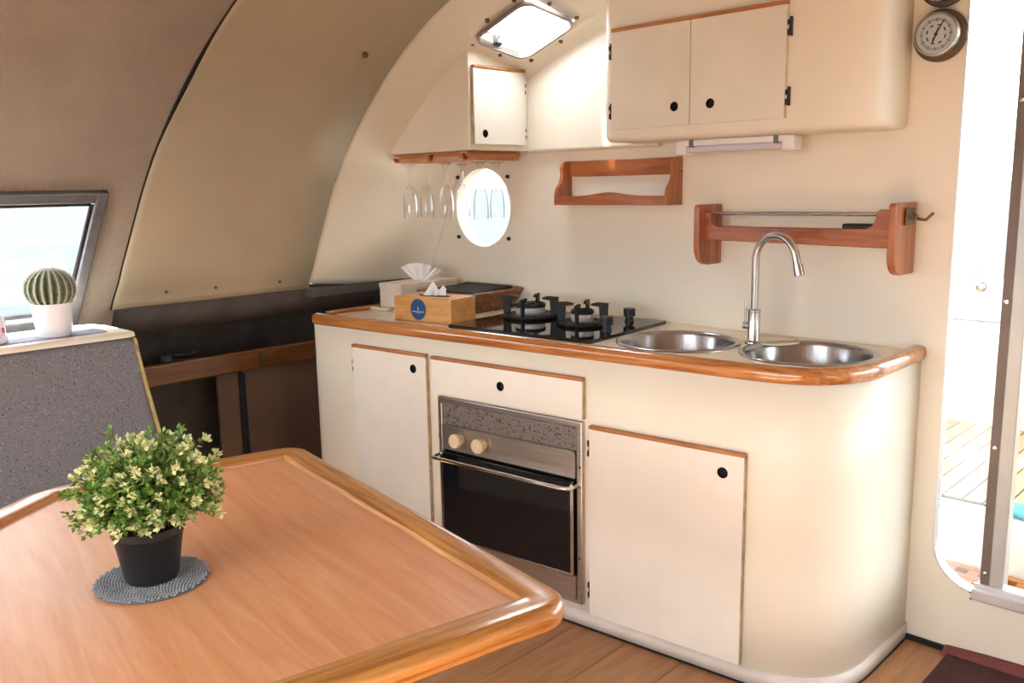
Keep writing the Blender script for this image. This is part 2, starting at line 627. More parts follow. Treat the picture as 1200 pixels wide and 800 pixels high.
# ------------------------------------------------------------------ cabin shell
D = 2.665            # aft bulkhead
YA = 2.09            # where the lining ends and the cream moulding starts
ARCH_A = [(-3.235, 0.87), (-3.189, 1.011), (-3.143, 1.092), (-3.089, 1.2), (-2.915, 1.504), (-2.681, 1.744), (-2.477, 1.9), (-2.264, 2.011), (-1.9, 2.135), (-1.3, 2.26), (-0.6, 2.335), (0.0, 2.355)]
ARCH_B = [(-3.225, 0.83), (-3.19, 0.95), (-3.135, 1.08), (-3.07, 1.2), (-2.92, 1.5), (-2.68, 1.68), (-2.455, 1.812), (-2.24, 1.9), (-1.9, 1.997), (-1.3, 2.11), (-0.6, 2.17), (0.0, 2.19)]
NA = len(ARCH_A) - 1
FULL_A = ARCH_A + [(-x, z) for x, z in ARCH_A[-2::-1]]
FULL_B = ARCH_B + [(-x, z) for x, z in ARCH_B[-2::-1]]

def arch_t(z):
    lo, hi = 0.0, float(NA)
    for _ in range(40):
        m = (lo + hi) / 2
        if catmull(ARCH_A, m)[1] < z:
            lo = m
        else:
            hi = m
    return lo

def ceil_z(x, y):
    v = min(1, max(0, (y - YA) / (D - YA)))
    def zz(P):
        lo, hi = 0.0, float(NA)
        for _ in range(30):
            m = (lo + hi) / 2
            if catmull(P, m)[0] < x:
                lo = m
            else:
                hi = m
        return catmull(P, lo)[1]
    return (1 - v) * zz(ARCH_A) + v * zz(ARCH_B)

# floor boards
fl = sthing('floor')
PW = 0.19
k = 0
x = -3.6
rngf = random.Random(3)
while x < 3.3:
    bm = nb()
    a = rngf.uniform(0.6, 1.9)
    box(bm, 0.0006, PW - 0.0006, -2.5, D + 0.03, -0.02, 0)
    o = obj('plank', bm, 'floor', fl, (x, 0, 0), bevel=0.0008, seg=1)
    x += PW
    k += 1
bm = nb()
box(bm, -3.7, 3.4, -2.55, D + 0.05, -0.06, -0.0205)
obj('subfloor', bm, 'gap', fl)

# aft bulkhead
ZT = 2.30
outer = [(-3.75, -0.02), (3.3, -0.02), (3.3, 1.4), (2.6, 1.85), (1.3, 2.16), (0, 2.24), (-1.3, 2.16), (-2.6, 1.78), (-3.25, 1.3), (-3.75, 1.0)]
PORT = (-2.715, 1.312, 0.168)
hole_port = circ(PORT[0], PORT[1], PORT[2], 48)
hole_door = rrect(-0.828, 1.1, 0.205, 2.02, [0.1, 0.10, 0.13, 0.02], 8)
bm = nb()
plate(bm, outer, [hole_port, hole_door], 0.05, lambda a, b, d: (a, D + d, b))
struct(obj('wall_aft', bm, 'wall', smooth=25))
# dark gap where the floor meets the bulkhead
bm = nb()
box(bm, -0.89, -0.768, D - 0.012, D - 0.0005, 0.0005, 0.016)
struct(obj('trim_1', bm, 'gap'))

# cream moulded ceiling and side behind the lining edge, with the hatch opening
HX0, HX1 = 6.57, 7.50          # in arch parameter
HV0, HV1 = (2.305 - YA) / (D - YA), (2.55 - YA) / (D - YA)
def cove(t, v):
    a, b = catmull(FULL_A, t), catmull(FULL_B, t)
    x, z = a[0] + (b[0] - a[0]) * v, a[1] + (b[1] - a[1]) * v
    if v > 0.8:
        p, q = catmull(FULL_B, max(0, t - 0.05)), catmull(FULL_B, min(len(FULL_B) - 1, t + 0.05))
        tx, tz = q[0] - p[0], q[1] - p[1]
        l = math.hypot(tx, tz)
        q_ = min(1.0, (v - 0.8) / 0.2)
        k = 0.085 * (1 - math.sqrt(max(0.0, 1 - q_ * q_)))
        x, z = x + k * tz / l, z - k * tx / l
    return Vector((x, YA + (D - YA) * v, z))
ts = sorted(set([i * 0.25 for i in range(4, 4 * (len(FULL_A) - 2) + 1)] + [HX0, HX1]))
vs = sorted(set([0, 0.04, 0.1, 0.2, 0.3, HV0, 0.5, 0.6, 0.7, HV1, 0.84, 0.88, 0.92, 0.95, 0.97, 0.985, 0.995, 1.0]))
bm = nb()
gv = [[bm.verts.new(cove(t, v)) for v in vs] for t in ts]
for i in range(len(ts) - 1):
    for j in range(len(vs) - 1):
        tm, vm = (ts[i] + ts[i + 1]) / 2, (vs[j] + vs[j + 1]) / 2
        if HX0 < tm < HX1 and HV0 < vm < HV1:
            continue
        bm.faces.new((gv[i][j], gv[i + 1][j], gv[i + 1][j + 1], gv[i][j + 1]))
o = struct(obj('ceiling_aft', bm, 'gelcoat', smooth=60))
sm = o.modifiers.new('thick', 'SOLIDIFY')
sm.thickness = 0.03
sm.offset = 1 if True else -1

# lining: sheared columns
SH = 0.13
def side(t, y0, shear=True, off=0.0):
    x, z = catmull(ARCH_A, t)
    y = y0 + (SH * (z - 1.0) if shear else 0)
    if off:
        a, b = catmull(ARCH_A, max(0, t - 0.05)), catmull(ARCH_A, min(NA, t + 0.05))
        tx, tz = b[0] - a[0], b[1] - a[1]
        l = math.hypot(tx, tz)
        x += off * tz / l
        z -= off * tx / l
    return Vector((x, y, z))
TW0, TW1 = arch_t(0.955), arch_t(1.40)
SEAM = 1.269
WY0, WY1 = 0.0, 1.13
TLOW = arch_t(1.0)
tt = sorted(set([i * 0.25 for i in range(0, 4 * NA + 1)] + [TW0, TW1, TLOW]))
def lining(mirror):
    bm = nb()
    cols = [(-2.5, False), (-2.2, True), (-0.9, True), (WY0, True), (0.6, True), (WY1, True), (SEAM + 0.01, True)]
    if mirror:
        cols = cols + [(YA + 0.005, False)]
    else:
        cols = cols + [(YA + 0.005, False)]
    g = [[bm.verts.new(side(t, y, s)) for (y, s) in cols] for t in tt]
    for i in range(len(tt) - 1):
        for j in range(len(cols) - 1):
            tm = (tt[i] + tt[i + 1]) / 2
            if TW0 < tm < TW1 and j in (3, 4):
                continue
            if 8.0 < tm < 10.5 and j == 1 and not mirror:
                continue
            if TW0 < tm < TW1 and j in (1, 2) and not mirror:
                continue
            if j == len(cols) - 2 and tm < TLOW and not mirror:
                continue
            bm.faces.new((g[i][j], g[i + 1][j], g[i + 1][j + 1], g[i][j + 1]))
    if mirror:
        bmesh.ops.scale(bm, vec=(-1, 1, 1), verts=bm.verts)
    return bm
o = struct(obj('wall_left', lining(False), 'carpet', smooth=60))
sm = o.modifiers.new('thick', 'SOLIDIFY'); sm.thickness = 0.025; sm.offset = 1
o = struct(obj('wall_right', lining(True), 'carpet', smooth=60))
sm = o.modifiers.new('thick', 'SOLIDIFY'); sm.thickness = 0.025; sm.offset = 1

for nm, sg in (('added_roof_hatch', 1),):  # roof hatch behind the camera, added to let in fill light
    rw = sthing(nm)
    bm = nb()
    a_, b_ = catmull(ARCH_A, 7.95), catmull(ARCH_A, 10.55)
    ysh = SH * 1.3
    loft(bm, [[(sg * x, y, z + 0.03) for x, z in (a_, catmull(ARCH_A, 8.8), catmull(ARCH_A, 9.6), b_)] for y in (-2.25 + ysh, -0.87 + ysh)], closed=False)
    o = obj('pane', bm, 'clear', rw, smooth=0)
    sm = o.modifiers.new('thick', 'SOLIDIFY'); sm.thickness = 0.006
fw = sthing('added_side_window')  # forward side window out of view, added for more light from the left
bm = nb()
loft(bm, [[side(TW0, y, True, -0.01), side(TW1, y, True, -0.01)] for y in (-2.2, WY0)], closed=False)
o = obj('pane', bm, 'clear', fw, smooth=0)
sm = o.modifiers.new('thick', 'SOLIDIFY'); sm.thickness = 0.004
# olive panel lying on the lining
bm = nb()
T0 = arch_t(0.992)
tp = [T0 + (9.0 - T0) * i / 44 for i in range(45)]
rows = []
for t in tp:
    z = catmull(ARCH_A, t)[1]
    ye = YA - 0.004
    ys = SEAM + SH * (z - 1.0)
    rows.append([(lambda p: Vector((p.x, ys + (ye - ys) * q, p.z)))(side(t, 0, False, 0.005 + (0.012 * math.exp(-((t - 5.0) / 0.7) ** 2) if q < 0.02 else 0))) for q in (0, 0.03, 0.25, 0.5, 0.75, 1.0)])
g = [[bm.verts.new(p) for p in r] for r in rows]
for i in range(len(g) - 1):
    for j in range(5):
        bm.faces.new((g[i][j], g[i + 1][j], g[i + 1][j + 1], g[i][j + 1]))
pan = thing('headliner_panel', 'curved olive-beige vinyl lining panel between the window and the galley arch', 'wall panel')
o = obj('panel', bm, 'olive', pan, smooth=60)
sm = o.modifiers.new('thick', 'SOLIDIFY'); sm.thickness = 0.003; sm.offset = 1
bm = nb()
tube(bm, [Vector((p.x, SEAM - 0.002 + SH * (p.z - 1.0), p.z)) for p in [side(t, 0, False, 0.002) for t in tp]], 0.003, 6, radii=[0.0028 + 0.004 * math.exp(-((t - 5.0) / 0.7) ** 2) for t in tp])
obj('seam_shadow', bm, 'gap', pan)  # dark tube drawn as the shadow along the panel seam
def on_panel(px, py):
    best = None
    for k in range(400):
        t = T0 + (9 - T0) * k / 400
        p = side(t, 0, False, 0.014)
        q = at(px, py, 0, p.x)
        e = abs(q.z - p.z)
        if best is None or e < best[0]:
            best = (e, Vector((p.x, q.y, p.z)))
    return best[1]
for (px, py, r) in ((195, 342, 0.006), (253, 337, 0.006), (328, 330, 0.006), (428, 64, 0.011)):
    bm = nb()
    bmesh.ops.create_uvsphere(bm, u_segments=10, v_segments=6, radius=r)
    obj('screw', bm, 'rust' if r < 0.01 else 'bronze', pan, on_panel(px, py))

# front wall behind the camera; its window band is added to light the cabin
bm = nb()
plate(bm, [(-3.3, -0.02), (3.3, -0.02), (3.3, 0.9), (2.9, 1.6), (2.3, 2.0), (1.3, 2.28), (0, 2.37), (-1.3, 2.28), (-2.3, 2.0), (-2.9, 1.6), (-3.3, 0.9)],
      [rrect(-2.4, 1.5, 0.70, 1.80, 0.08)], 0.04, lambda a, b, d: (a, -2.5 - d, b))
struct(obj('wall_front', bm, 'carpet', smooth=25))

# lower right side wall
bm = nb()
box(bm, 3.2, 3.24, -2.5, D, -0.02, 0.9)
struct(obj('wall_right_lower', bm, 'wall'))

# ---- lower left: dark outboard shelf with wooden rail
low = sthing('wall_left_lower')
bm = nb()
prof = [(-3.205, 1.006), (-3.216, 0.985), (-3.235, 0.945), (-3.275, 0.905), (-3.36, 0.875), (-3.48, 0.845), (-3.56, 0.80), (-3.572, 0.69)]
loft(bm, [[(x, y, z) for x, z in prof] for y in (-2.5, 0.5, 1.3, 1.9, 2.4, D + 0.03)], closed=False)
o = obj('shelf_lining', bm, 'felt', low, smooth=60)
bm = nb()
box(bm, -3.58, -3.34, -2.5, D - 0.002, 0.665, 0.69)
obj('shelf', bm, 'felt', low)
bm = nb()
box(bm, -3.62, -3.585, -2.5, D - 0.002, -0.02, 0.9)
obj('hull_side', bm, 'felt', low)
bm = nb()
plate(bm, [(-3.60, 0.0), (-3.06, 0.0), (-3.06, 0.955), (-3.22, 1.02), (-3.60, 1.02)], [], 0.004, lambda a, b, d: (a, D - 0.006 + d, b))
obj('bulkhead_shade', bm, 'brownpanel', low, smooth=0)  # brown sheet painting in the shade on the bulkhead below the lip
# pale vinyl lip hanging under the olive panel
bm = nb()
loft(bm, [[(x, y, z) for x, z in ((-3.196, 1.006), (-3.188, 0.996), (-3.205, 0.988), (-3.215, 0.998))] for y in (1.275, 1.6, YA)])
obj('lining_lip', bm, 'olive', low, smooth=0)
# dark lip under the cream moulding
bm = nb()
loft(bm, [[(x, y, z) for x, z in ((-3.22, 0.99), (xe, 0.99), (xe, 0.952), (-3.23, 0.952))] for y, xe in ((YA, -3.172), (2.55, -3.165), (2.61, -3.14), (2.645, -3.105), (D + 0.01, -3.07))])
obj('dark_lip', bm, 'felt', low, smooth=0)
for (y0, y1, xx, mt) in ((1.74, 1.835, -3.37, 'brownpanel'), (1.855, 2.64, -3.385, 'brownpanel')):
    bm = nb()
    box(bm, xx - 0.02, xx, y0, y1, 0.0, 0.665)
    obj('panel', bm, mt, low, bevel=0.004)
rl = thing('fiddle_rail', 'varnished dark wooden fiddle rail along the shelf left of the galley', 'rail', (-3.345, 1.9, 0.655))
bm = nb()
box(bm, -0.018, 0.018, -1.2, 0.74, 0, 0.085)
obj('rail', bm, 'rail_wood', rl, bevel=0.008, seg=3)
bm = nb()
box(bm, 0.019, 0.024, 0.01, 0.032, 0.012, 0.07)
tube(bm, [(0.024, 0.021, 0.02), (0.034, 0.021, 0.03), (0.034, 0.021, 0.05), (0.024, 0.021, 0.06)], 0.003, 6)
obj('catch', bm, 'bronze', rl)
bm = nb()
loft(bm, [[(0.0 + 0.004 * math.sin(z * 9), -0.014, z), (0.006 + 0.004 * math.sin(z * 9), -0.014, z), (0.006 + 0.004 * math.sin(z * 9), 0.014, z), (0.004 * math.sin(z * 9), 0.014, z)] for z in [0.64 - 0.05 * i for i in range(13)]])
tag(obj('strap', bm, 'strap', None, (-3.363, 1.846, 0.0)), 'navy webbing strap hanging below the dark rail between brown panels', 'strap')
# small dark fitting on the shelf
wn = thing('winch_handle', 'small black fitting lying on the dark shelf behind the rail', 'fitting', (-3.42, 1.55, 0.69))
bm = nb(); lathe(bm, [(0.001, 0.0), (0.05, 0.0), (0.055, 0.02), (0.035, 0.05), (0.03, 0.07), (0.001, 0.072)], 16); obj('drum', bm, 'black', wn)
bm = nb(); tube(bm, [(0, 0, 0.06), (0.02, 0.08, 0.06), (0.02, 0.12, 0.065)], 0.012, 8); obj('arm', bm, 'black', wn)

# ------------------------------------------------------------------ side window
w2 = sthing('window_1')
def wpt(y0, z, off):
    return side(arch_t(z), y0, True, off)
def bar(a, b, wd, bm, o0, o1, inn):
    # a, b as (y0, z); bar of width wd towards direction inn (dy, dz)
    r = []
    for (y, z) in (a, b):
        y2, z2 = y + inn[0] * wd, z + inn[1] * wd
        r.append([wpt(y, z, o0), wpt(y2, z2, o0), wpt(y2, z2, o1), wpt(y, z, o1)])
    loft(bm, r)
ZT_, ZB_ = 1.412, 0.94
for (nm, pts, wd, inn) in (
        ('frame_bar', [(WY0 - 0.02, ZT_), (WY1 + 0.022, ZT_)], 0.034, (0, -1)),
        ('frame_bar', [(WY1 + 0.02, ZT_), (WY1 + 0.02, ZB_)], 0.038, (-1, 0)),
        ('frame_bar', [(WY0 - 0.02, ZB_), (WY1 + 0.02, ZB_)], 0.05, (0, 1)),
        ('frame_bar', [(WY0 - 0.02, ZT_), (WY0 - 0.02, ZB_)], 0.05, (1, 0))):
    bm = nb()
    bar(pts[0], pts[1], wd, bm, -0.02, 0.022, inn)
    obj(nm, bm, 'alu_grey', w2, bevel=0.006, seg=3)
bm = nb()
loft(bm, [[wpt(WY0, ZT_ - 0.03, 0.0), wpt(WY1 - 0.02, ZT_ - 0.03, 0.0)], [wpt(WY0, ZB_ + 0.03, 0.0), wpt(WY1 - 0.02, ZB_ + 0.03, 0.0)]], closed=False)
o = obj('pane', bm, 'clear', w2, smooth=0)
sm = o.modifiers.new('thick', 'SOLIDIFY'); sm.thickness = 0.004
bm = nb()
for a, b in (((WY0, ZT_ - 0.042), (WY1 - 0.024, ZT_ - 0.042)), ((WY1 - 0.024, ZT_ - 0.042), (WY1 - 0.024, ZB_ + 0.05))):
    tube(bm, [wpt(a[0], a[1], 0.008), wpt(b[0], b[1], 0.008)], 0.006, 8)
obj('gasket', bm, 'black', w2)

# ------------------------------------------------------------------ round port
w3 = sthing('window_2')
w3.location = (PORT[0], D, PORT[1])
bm = nb()
loft(bm, [[(r * math.cos(2 * PI * k / 48), y, r * math.sin(2 * PI * k / 48)) for k in range(48)] for r, y in ((0.168, 0.05), (0.164, 0.05), (0.164, -0.002), (0.172, -0.003), (0.172, 0.001))], cap0=False, cap1=False)
obj('rim', bm, 'gelcoat', w3)
bm = nb()
plate(bm, circ(0, 0, 0.165, 48), [], 0.006, lambda a, b, d: (a, 0.03 + d, b))
obj('pane', bm, 'clear', w3)
for a in (42, 137, 222, 318):
    bm = nb()
    lathe(bm, [(0.0005, 0.012), (0.006, 0.011), (0.0085, 0.006), (0.0085, 0.0)], 12)
    obj('screw', bm, 'black', w3, (0.204 * math.cos(R(a)), 0, 0.19 * math.sin(R(a))), (PI / 2, 0, 0))

# ------------------------------------------------------------------ roof hatch
w4 = sthing('window_3')
cen = cove((HX0 + HX1) / 2, (HV0 + HV1) / 2)
ex = (cove(HX1, (HV0 + HV1) / 2) - cove(HX0, (HV0 + HV1) / 2))
ey = (cove((HX0 + HX1) / 2, HV1) - cove((HX0 + HX1) / 2, HV0))
hw, hh = ex.length / 2, ey.length / 2
ex.normalize()
ez = ex.cross(ey).normalized()
ey = ez.cross(ex)
w4.matrix_world = Matrix(((ex.x, ey.x, ez.x, cen.x), (ex.y, ey.y, ez.y, cen.y), (ex.z, ey.z, ez.z, cen.z), (0, 0, 0, 1)))
def ring(bm, o_, i_, z0, z1):
    plate(bm, o_, [i_], z1 - z0, lambda a, b, d: (a, b, z0 + d))
    return bm
HO = rrect(-hw - 0.008, hw + 0.008, -hh - 0.008, hh + 0.008, 0.05, 8)
HI = rrect(-hw + 0.002, hw - 0.002, -hh + 0.002, hh - 0.002, 0.042, 8)
HI2 = rrect(-hw + 0.010, hw - 0.010, -hh + 0.010, hh - 0.010, 0.038, 8)
obj('frame', ring(nb(), HO, HI, -0.014, 0.004), 'hatchframe', w4, bevel=0.004)
obj('collar', ring(nb(), HI, rrect(-hw + 0.006, hw - 0.006, -hh + 0.006, hh - 0.006, 0.04, 8), -0.006, 0.05), 'white', w4)
obj('gasket', ring(nb(), rrect(-hw + 0.005, hw - 0.005, -hh + 0.005, hh - 0.005, 0.04, 8), HI2, 0.036, 0.042), 'alu_grey', w4)
bm = nb()
plate(bm, rrect(-hw - 0.02, hw + 0.02, -hh - 0.02, hh + 0.02, 0.05), [], 0.008, lambda a, b, d: (a, b, 0.052 + d))
obj('pane', bm, 'hatchglass', w4)
for a, b in ((-0.9, 1.17), (0.15, 1.2), (1.1, 0.75), (1.14, -0.3), (0.8, -1.17), (-0.15, -1.17), (-1.1, -0.8), (-1.12, 0.2)):
    bm = nb()
    lathe(bm, [(0.0005, -0.012), (0.006, -0.011), (0.009, -0.004), (0.009, 0.002)], 12)
    obj('bolt', bm, 'bronze', w4, (a * (hw + 0.012), b * (hh + 0.012), 0))
bm = nb()
box(bm, -hw + 0.008, -hw + 0.035, -0.045, -0.015, -0.01, 0.03)
obj('latch', bm, 'black', w4, bevel=0.004)
bm = nb()
tube(bm, [(-hw + 0.03, -0.03 - 0.06 * s, 0.02 - 0.0 * s + 0.02 * math.sin(PI * s)) if False else (-hw + 0.03 + 0.03 * math.sin(PI * s), -0.03 - 0.07 * s, 0.01) for s in [i / 10 for i in range(11)]], 0.002, 6)
obj('cord', bm, 'black', w4)

# ------------------------------------------------------------------ aft door and fixed pane
w5 = sthing('window_4')
bm = nb()
plate(bm, rrect(-0.824, -0.675, 0.209, 2.015, [0.0, 0.10, 0.127, 0.0], 8), [], 0.006, lambda a, b, d: (a, D + 0.022 + d, b))
obj('pane', bm, 'doorglass', w5)
bm = nb()
pl_o = rrect(-0.828, -0.66, 0.205, 2.02, [0.0, 0.10, 0.13, 0.0], 8)
path = [p for p in pl_o if p[0] < -0.67]
loft(bm, [[(a, D - 0.003, b), (a + 0.004, D - 0.003, b + 0.002), (a + 0.004, D + 0.03, b + 0.002), (a, D + 0.03, b)] for a, b in path])
obj('gasket', bm, 'alu', w5)
p = at(1147, 337, 1, D)
bm = nb()
lathe(bm, [(0.0005, 0.02), (0.010, 0.019), (0.0125, 0.012), (0.0125, 0.0), (0.015, -0.001)], 16)
obj('stud', bm, 'brass', w5, (p.x, D + 0.022, p.z), (PI / 2, 0, 0))

d1 = sthing('door_1')
bm = nb()
box(bm, -0.692, -0.667, D + 0.0, D + 0.045, 0.232, 2.02)
obj('jamb', bm, 'jamb', d1)
bm = nb()
box(bm, -0.667, -0.630, D - 0.004, D + 0.045, 0.232, 2.02)
obj('door_stile', bm, 'alu_paint', d1, bevel=0.003)
for z in (0.275, 0.65, 1.065, 1.6):
    bm = nb()
    lathe(bm, [(0.0005, 0.006), (0.006, 0.005), (0.008, 0.0)], 12)
    obj('screw', bm, 'chrome', d1, (-0.68, D, z), (PI / 2, 0, 0))
bm = nb()
box(bm, -0.705, 1.15, D - 0.035, D + 0.06, 0.197, 0.232)
obj('sill_track', bm, 'sillmetal', d1, bevel=0.005)
bm = nb()
box(bm, -0.705, 1.15, D - 0.014, D - 0.006, 0.232, 0.243)
obj('sill_lip', bm, 'sillmetal', d1)
for (z, xx) in ((0.205, -0.715), (0.185, -0.712)):
    bm = nb(); bmesh.ops.create_uvsphere(bm, u_segments=8, v_segments=6, radius=0.004)
    obj('rust_spot', bm, 'rust', d1, (xx, D, z))

# ------------------------------------------------------------------ outside
bm = nb()
box(bm, -900, 900, -900, 900, -1.6, -1.5)
o = obj('sea', bm, 'sea'); o['kind'] = 'structure'
dk = sthing('floor_cockpit')
bm = nb(); box(bm, -2.2, 2.2, D + 0.07, 3.2, -0.05, 0.03); obj('well', bm, 'deckwhite', dk)
bm = nb(); box(bm, -2.2, 2.2, 3.2, 4.5, -0.05, 0.262); obj('step', bm, 'deckwhite', dk, bevel=0.015, seg=3)
x = -2.15
while x < 2.1:
    bm = nb(); box(bm, 0, 0.062, 3.28, 4.38, 0.262, 0.270)
    obj('plank', bm, 'teak', dk, (x, 0, 0))
    x += 0.068
bm = nb(); box(bm, -2.18, 2.15, 3.275, 4.385, 0.262, 0.2655); obj('caulking', bm, 'caulk', dk)
gr = thing('teak_grating', 'teak lattice grating on the cockpit sole just outside the door', 'grating', (-0.7, D + 0.1, 0.03))
for i in range(11):
    bm = nb(); box(bm, -0.3 + i * 0.075, -0.3 + i * 0.075 + 0.035, 0.0, 0.41, 0.0, 0.04)
    obj('slat', bm, 'grate', gr)
for i in range(6):
    bm = nb(); box(bm, -0.3, 0.485, 0.0 + i * 0.075, 0.035 + i * 0.075, 0.001, 0.0415)
    obj('cross_slat', bm, 'grate', gr)
bn = thing('cockpit_bench', 'white moulded bench across the back of the sunlit cockpit', 'bench', (0, 4.9, 0))
bm = nb(); box(bm, -2.6, 2.6, -0.4, 0.5, -0.4, 0.62); obj('base', bm, 'deckwhite', bn, bevel=0.04, seg=4)
bm = nb(); box(bm, -2.6, 2.6, 0.3, 0.5, 0.625, 0.85); obj('back', bm, 'deckwhite', bn, bevel=0.05, seg=4)
bm = nb()
pts = []
for i in range(15):
    row = []
    for j in range(11):
        a, b = i / 14, j / 10
        row.append((-0.80 + 0.30 * a, 3.205 + 0.10 * b - 0.02 * a, 0.276 + 0.02 * noise.noise(Vector((a * 4, b * 4, 0))) + 0.012))
    pts.append(row)
loft(bm, pts, closed=False)
o = tag(obj('towel', bm, 'towel', smooth=60), 'crumpled light blue towel lying on the cockpit step', 'towel')
sm = o.modifiers.new('thick', 'SOLIDIFY'); sm.thickness = 0.012
bm = nb(); box(bm, -2.4, 2.4, D + 0.06, 5.0, 2.26, 2.32)  # unseen hardtop, added to shade the cockpit and dim the doorway
o = struct(obj('cockpit_shade_roof', bm, 'deckwhite', bevel=0.02))
# side deck and lifeline outside the left window
bm = nb(); box(bm, -4.6, -3.66, -4, 3.5, 0.55, 0.62)
o = struct(obj('deck_left', bm, 'deckwhite'))
bm = nb()
qa, qb = at(0, 287, 0, -4.4), at(98, 280, 0, -4.4)
dv = (qb - qa)
tube(bm, [qa - dv * 3, qb + dv * 3], 0.008, 8)
tag(obj('lifeline', bm, 'white'), 'white lifeline wire outside the left cabin window', 'wire')

# ------------------------------------------------------------------ galley base
A0 = R(4.78)
P0 = Vector((-1.734, 2.052))
def loc2(x, y):
    dx, dy = x - P0.x, y - P0.y
    return (dx * math.cos(A0) + dy * math.sin(A0), -dx * math.sin(A0) + dy * math.cos(A0))
GB = (P0.x, P0.y, 0)
XR = -0.892
XL = -2.985
def front_y(x):
    return P0.y + (x - P0.x) * math.tan(A0)
def galley_path(off, r=0.27, xl=XL, back=D - 0.001):
    """front outline, left to right to the wall; off pushes it outward"""
    xr = XR + off
    yl = front_y(xl - off) - off / math.cos(A0)
    yr = front_y(xr) - off / math.cos(A0)
    pts = round_poly([(xl - off, back), (xl - off, yl), (xr, yr), (xr, back)], [0, 0.05, r + off, 0], 14)
    return pts
g = thing('galley_base', 'cream moulded galley base cabinet with rounded right end', 'cabinet', GB, A0)
gp = [loc2(*p) for p in galley_path(0)]
bm = nb()
loft(bm, [[(u, v, z) for u, v in gp] for z in (0.045, 0.3, 0.6, 0.885)], closed=False)
o = obj('body', bm, 'gelcoat', g, smooth=50)
sm = o.modifiers.new('thick', 'SOLIDIFY'); sm.thickness = 0.012; sm.offset = -1
gs = [loc2(*p) for p in galley_path(0.008)]
bm = nb()
loft(bm, [[(u, v, z) for u, v in gs] for z in (0.006, 0.052)], closed=False)
o = obj('plinth', bm, 'strip', g, smooth=50)
sm = o.modifiers.new('thick', 'SOLIDIFY'); sm.thickness = 0.018; sm.offset = -1
gs = [loc2(*p) for p in galley_path(0.010)]
bm = nb()
loft(bm, [[(u, v, z) for u, v in gs] for z in (0.0005, 0.007)], closed=False)
o = obj('floor_gap', bm, 'gap', g, smooth=50)
sm = o.modifiers.new('thick', 'SOLIDIFY'); sm.thickness = 0.02; sm.offset = -1

def panel_door(parent, u0, u1, z0, z1, hole, name='door', mat='doorlow', th=0.016, trim=True, hinges=(), hr=0.016, back=0.001, edge_side=1):
    d = bpy.data.objects.new(name, None)
    bm = nb()
    plate(bm, [(u0, z0), (u1, z0), (u1, z1), (u0, z1)], [circ(hole[0], hole[1], hr, 24)], th, lambda a, b, dd: (a, -back - th + dd, b))
    o = obj(name, bm, mat, parent, smooth=25)
    bm = nb()
    lathe(bm, [(0.0005, 0.0), (hr - 0.0003, 0.0), (hr - 0.0003, th - 0.002)], 24)
    obj('finger_hole', bm, 'hole', o, (hole[0], -back - 0.002, hole[1]), (PI / 2, 0, 0), label='black round finger hole')
    bm = nb()
    if edge_side:
        box(bm, u1, u1 + 0.0025, -back - th + 0.001, -back, z0, z1)
    else:
        box(bm, u0 - 0.0025, u0, -back - th + 0.001, -back, z0, z1)
    obj('edge_band', bm, 'board_edge', o)
    if trim:
        bm = nb()
        box(bm, u0 - 0.002, u1 + 0.003, -back - th - 0.004, -back, z1, z1 + 0.012)
        obj('top_trim', bm, 'doortrim', o, bevel=0.004, seg=3, label='wooden strip along the top edge')
    for (hu, hz, hl) in hinges:
        bm = nb()
        box(bm, hu - 0.005, hu + 0.005, -back - 0.010, -back, hz - hl / 2, hz - hl / 2 + hl * 0.36)
        box(bm, hu - 0.005, hu + 0.005, -back - 0.010, -back, hz + hl / 2 - hl * 0.36, hz + hl / 2)
        box(bm, hu + 0.0015, hu + 0.0045, -back - 0.012, -back, hz - hl / 2, hz + hl / 2)
        obj('hinge', bm, 'black', o)
    return o
panel_door(g, -0.985, -0.600, 0.075, 0.812, (-0.662, 0.765), hinges=((-0.992, 0.74, 0.045),))
panel_door(g, -0.572, 0.066, 0.690, 0.810, (-0.259, 0.753), name='drawer_front')
panel_door(g, 0.092, 0.595, 0.058, 0.665, (0.533, 0.612), hinges=((0.085, 0.60, 0.05), (0.085, 0.135, 0.05)))

# ------------------------------------------------------------------ oven
ov = thing('oven', 'built-in stainless gas oven with black glass door and two ivory knobs', 'oven', GB, A0)
U0, U1, Z0, Z1 = -0.548, 0.064, 0.078, 0.682
def ub(bm, u0, u1, v0, v1, z0, z1):
    return box(bm, u0, u1, v0, v1, z0, z1)
bm = nb()
plate(bm, [(U0, Z0), (U1, Z0), (U1, Z1), (U0, Z1)], [rrect(U0 + 0.02, U1 - 0.022, Z0 + 0.012, Z1 - 0.022, 0.006)], 0.014, lambda a, b, d: (a, -0.016 + d, b))
obj('surround', bm, 'steel_b', ov, bevel=0.004, seg=2)
bm = nb(); ub(bm, U0 + 0.021, U1 - 0.023, -0.007, 0.35, Z0 + 0.013, Z1 - 0.023); obj('carcass', bm, 'iron', ov)
bm = nb(); ub(bm, U0 + 0.021, U1 - 0.023, -0.010, -0.0072, 0.585, Z1 - 0.023); obj('vent_strip', bm, 'ventmesh', ov, label='rust-speckled metal vent strip')
bm = nb()
plate(bm, rrect(U0 + 0.022, U1 - 0.024, 0.497, 0.584, [0.014, 0.003, 0.003, 0.003]), [], 0.012, lambda a, b, d: (a, -0.020 + d, b))
cp = obj('control_panel', bm, 'steel_b', ov, bevel=0.003)
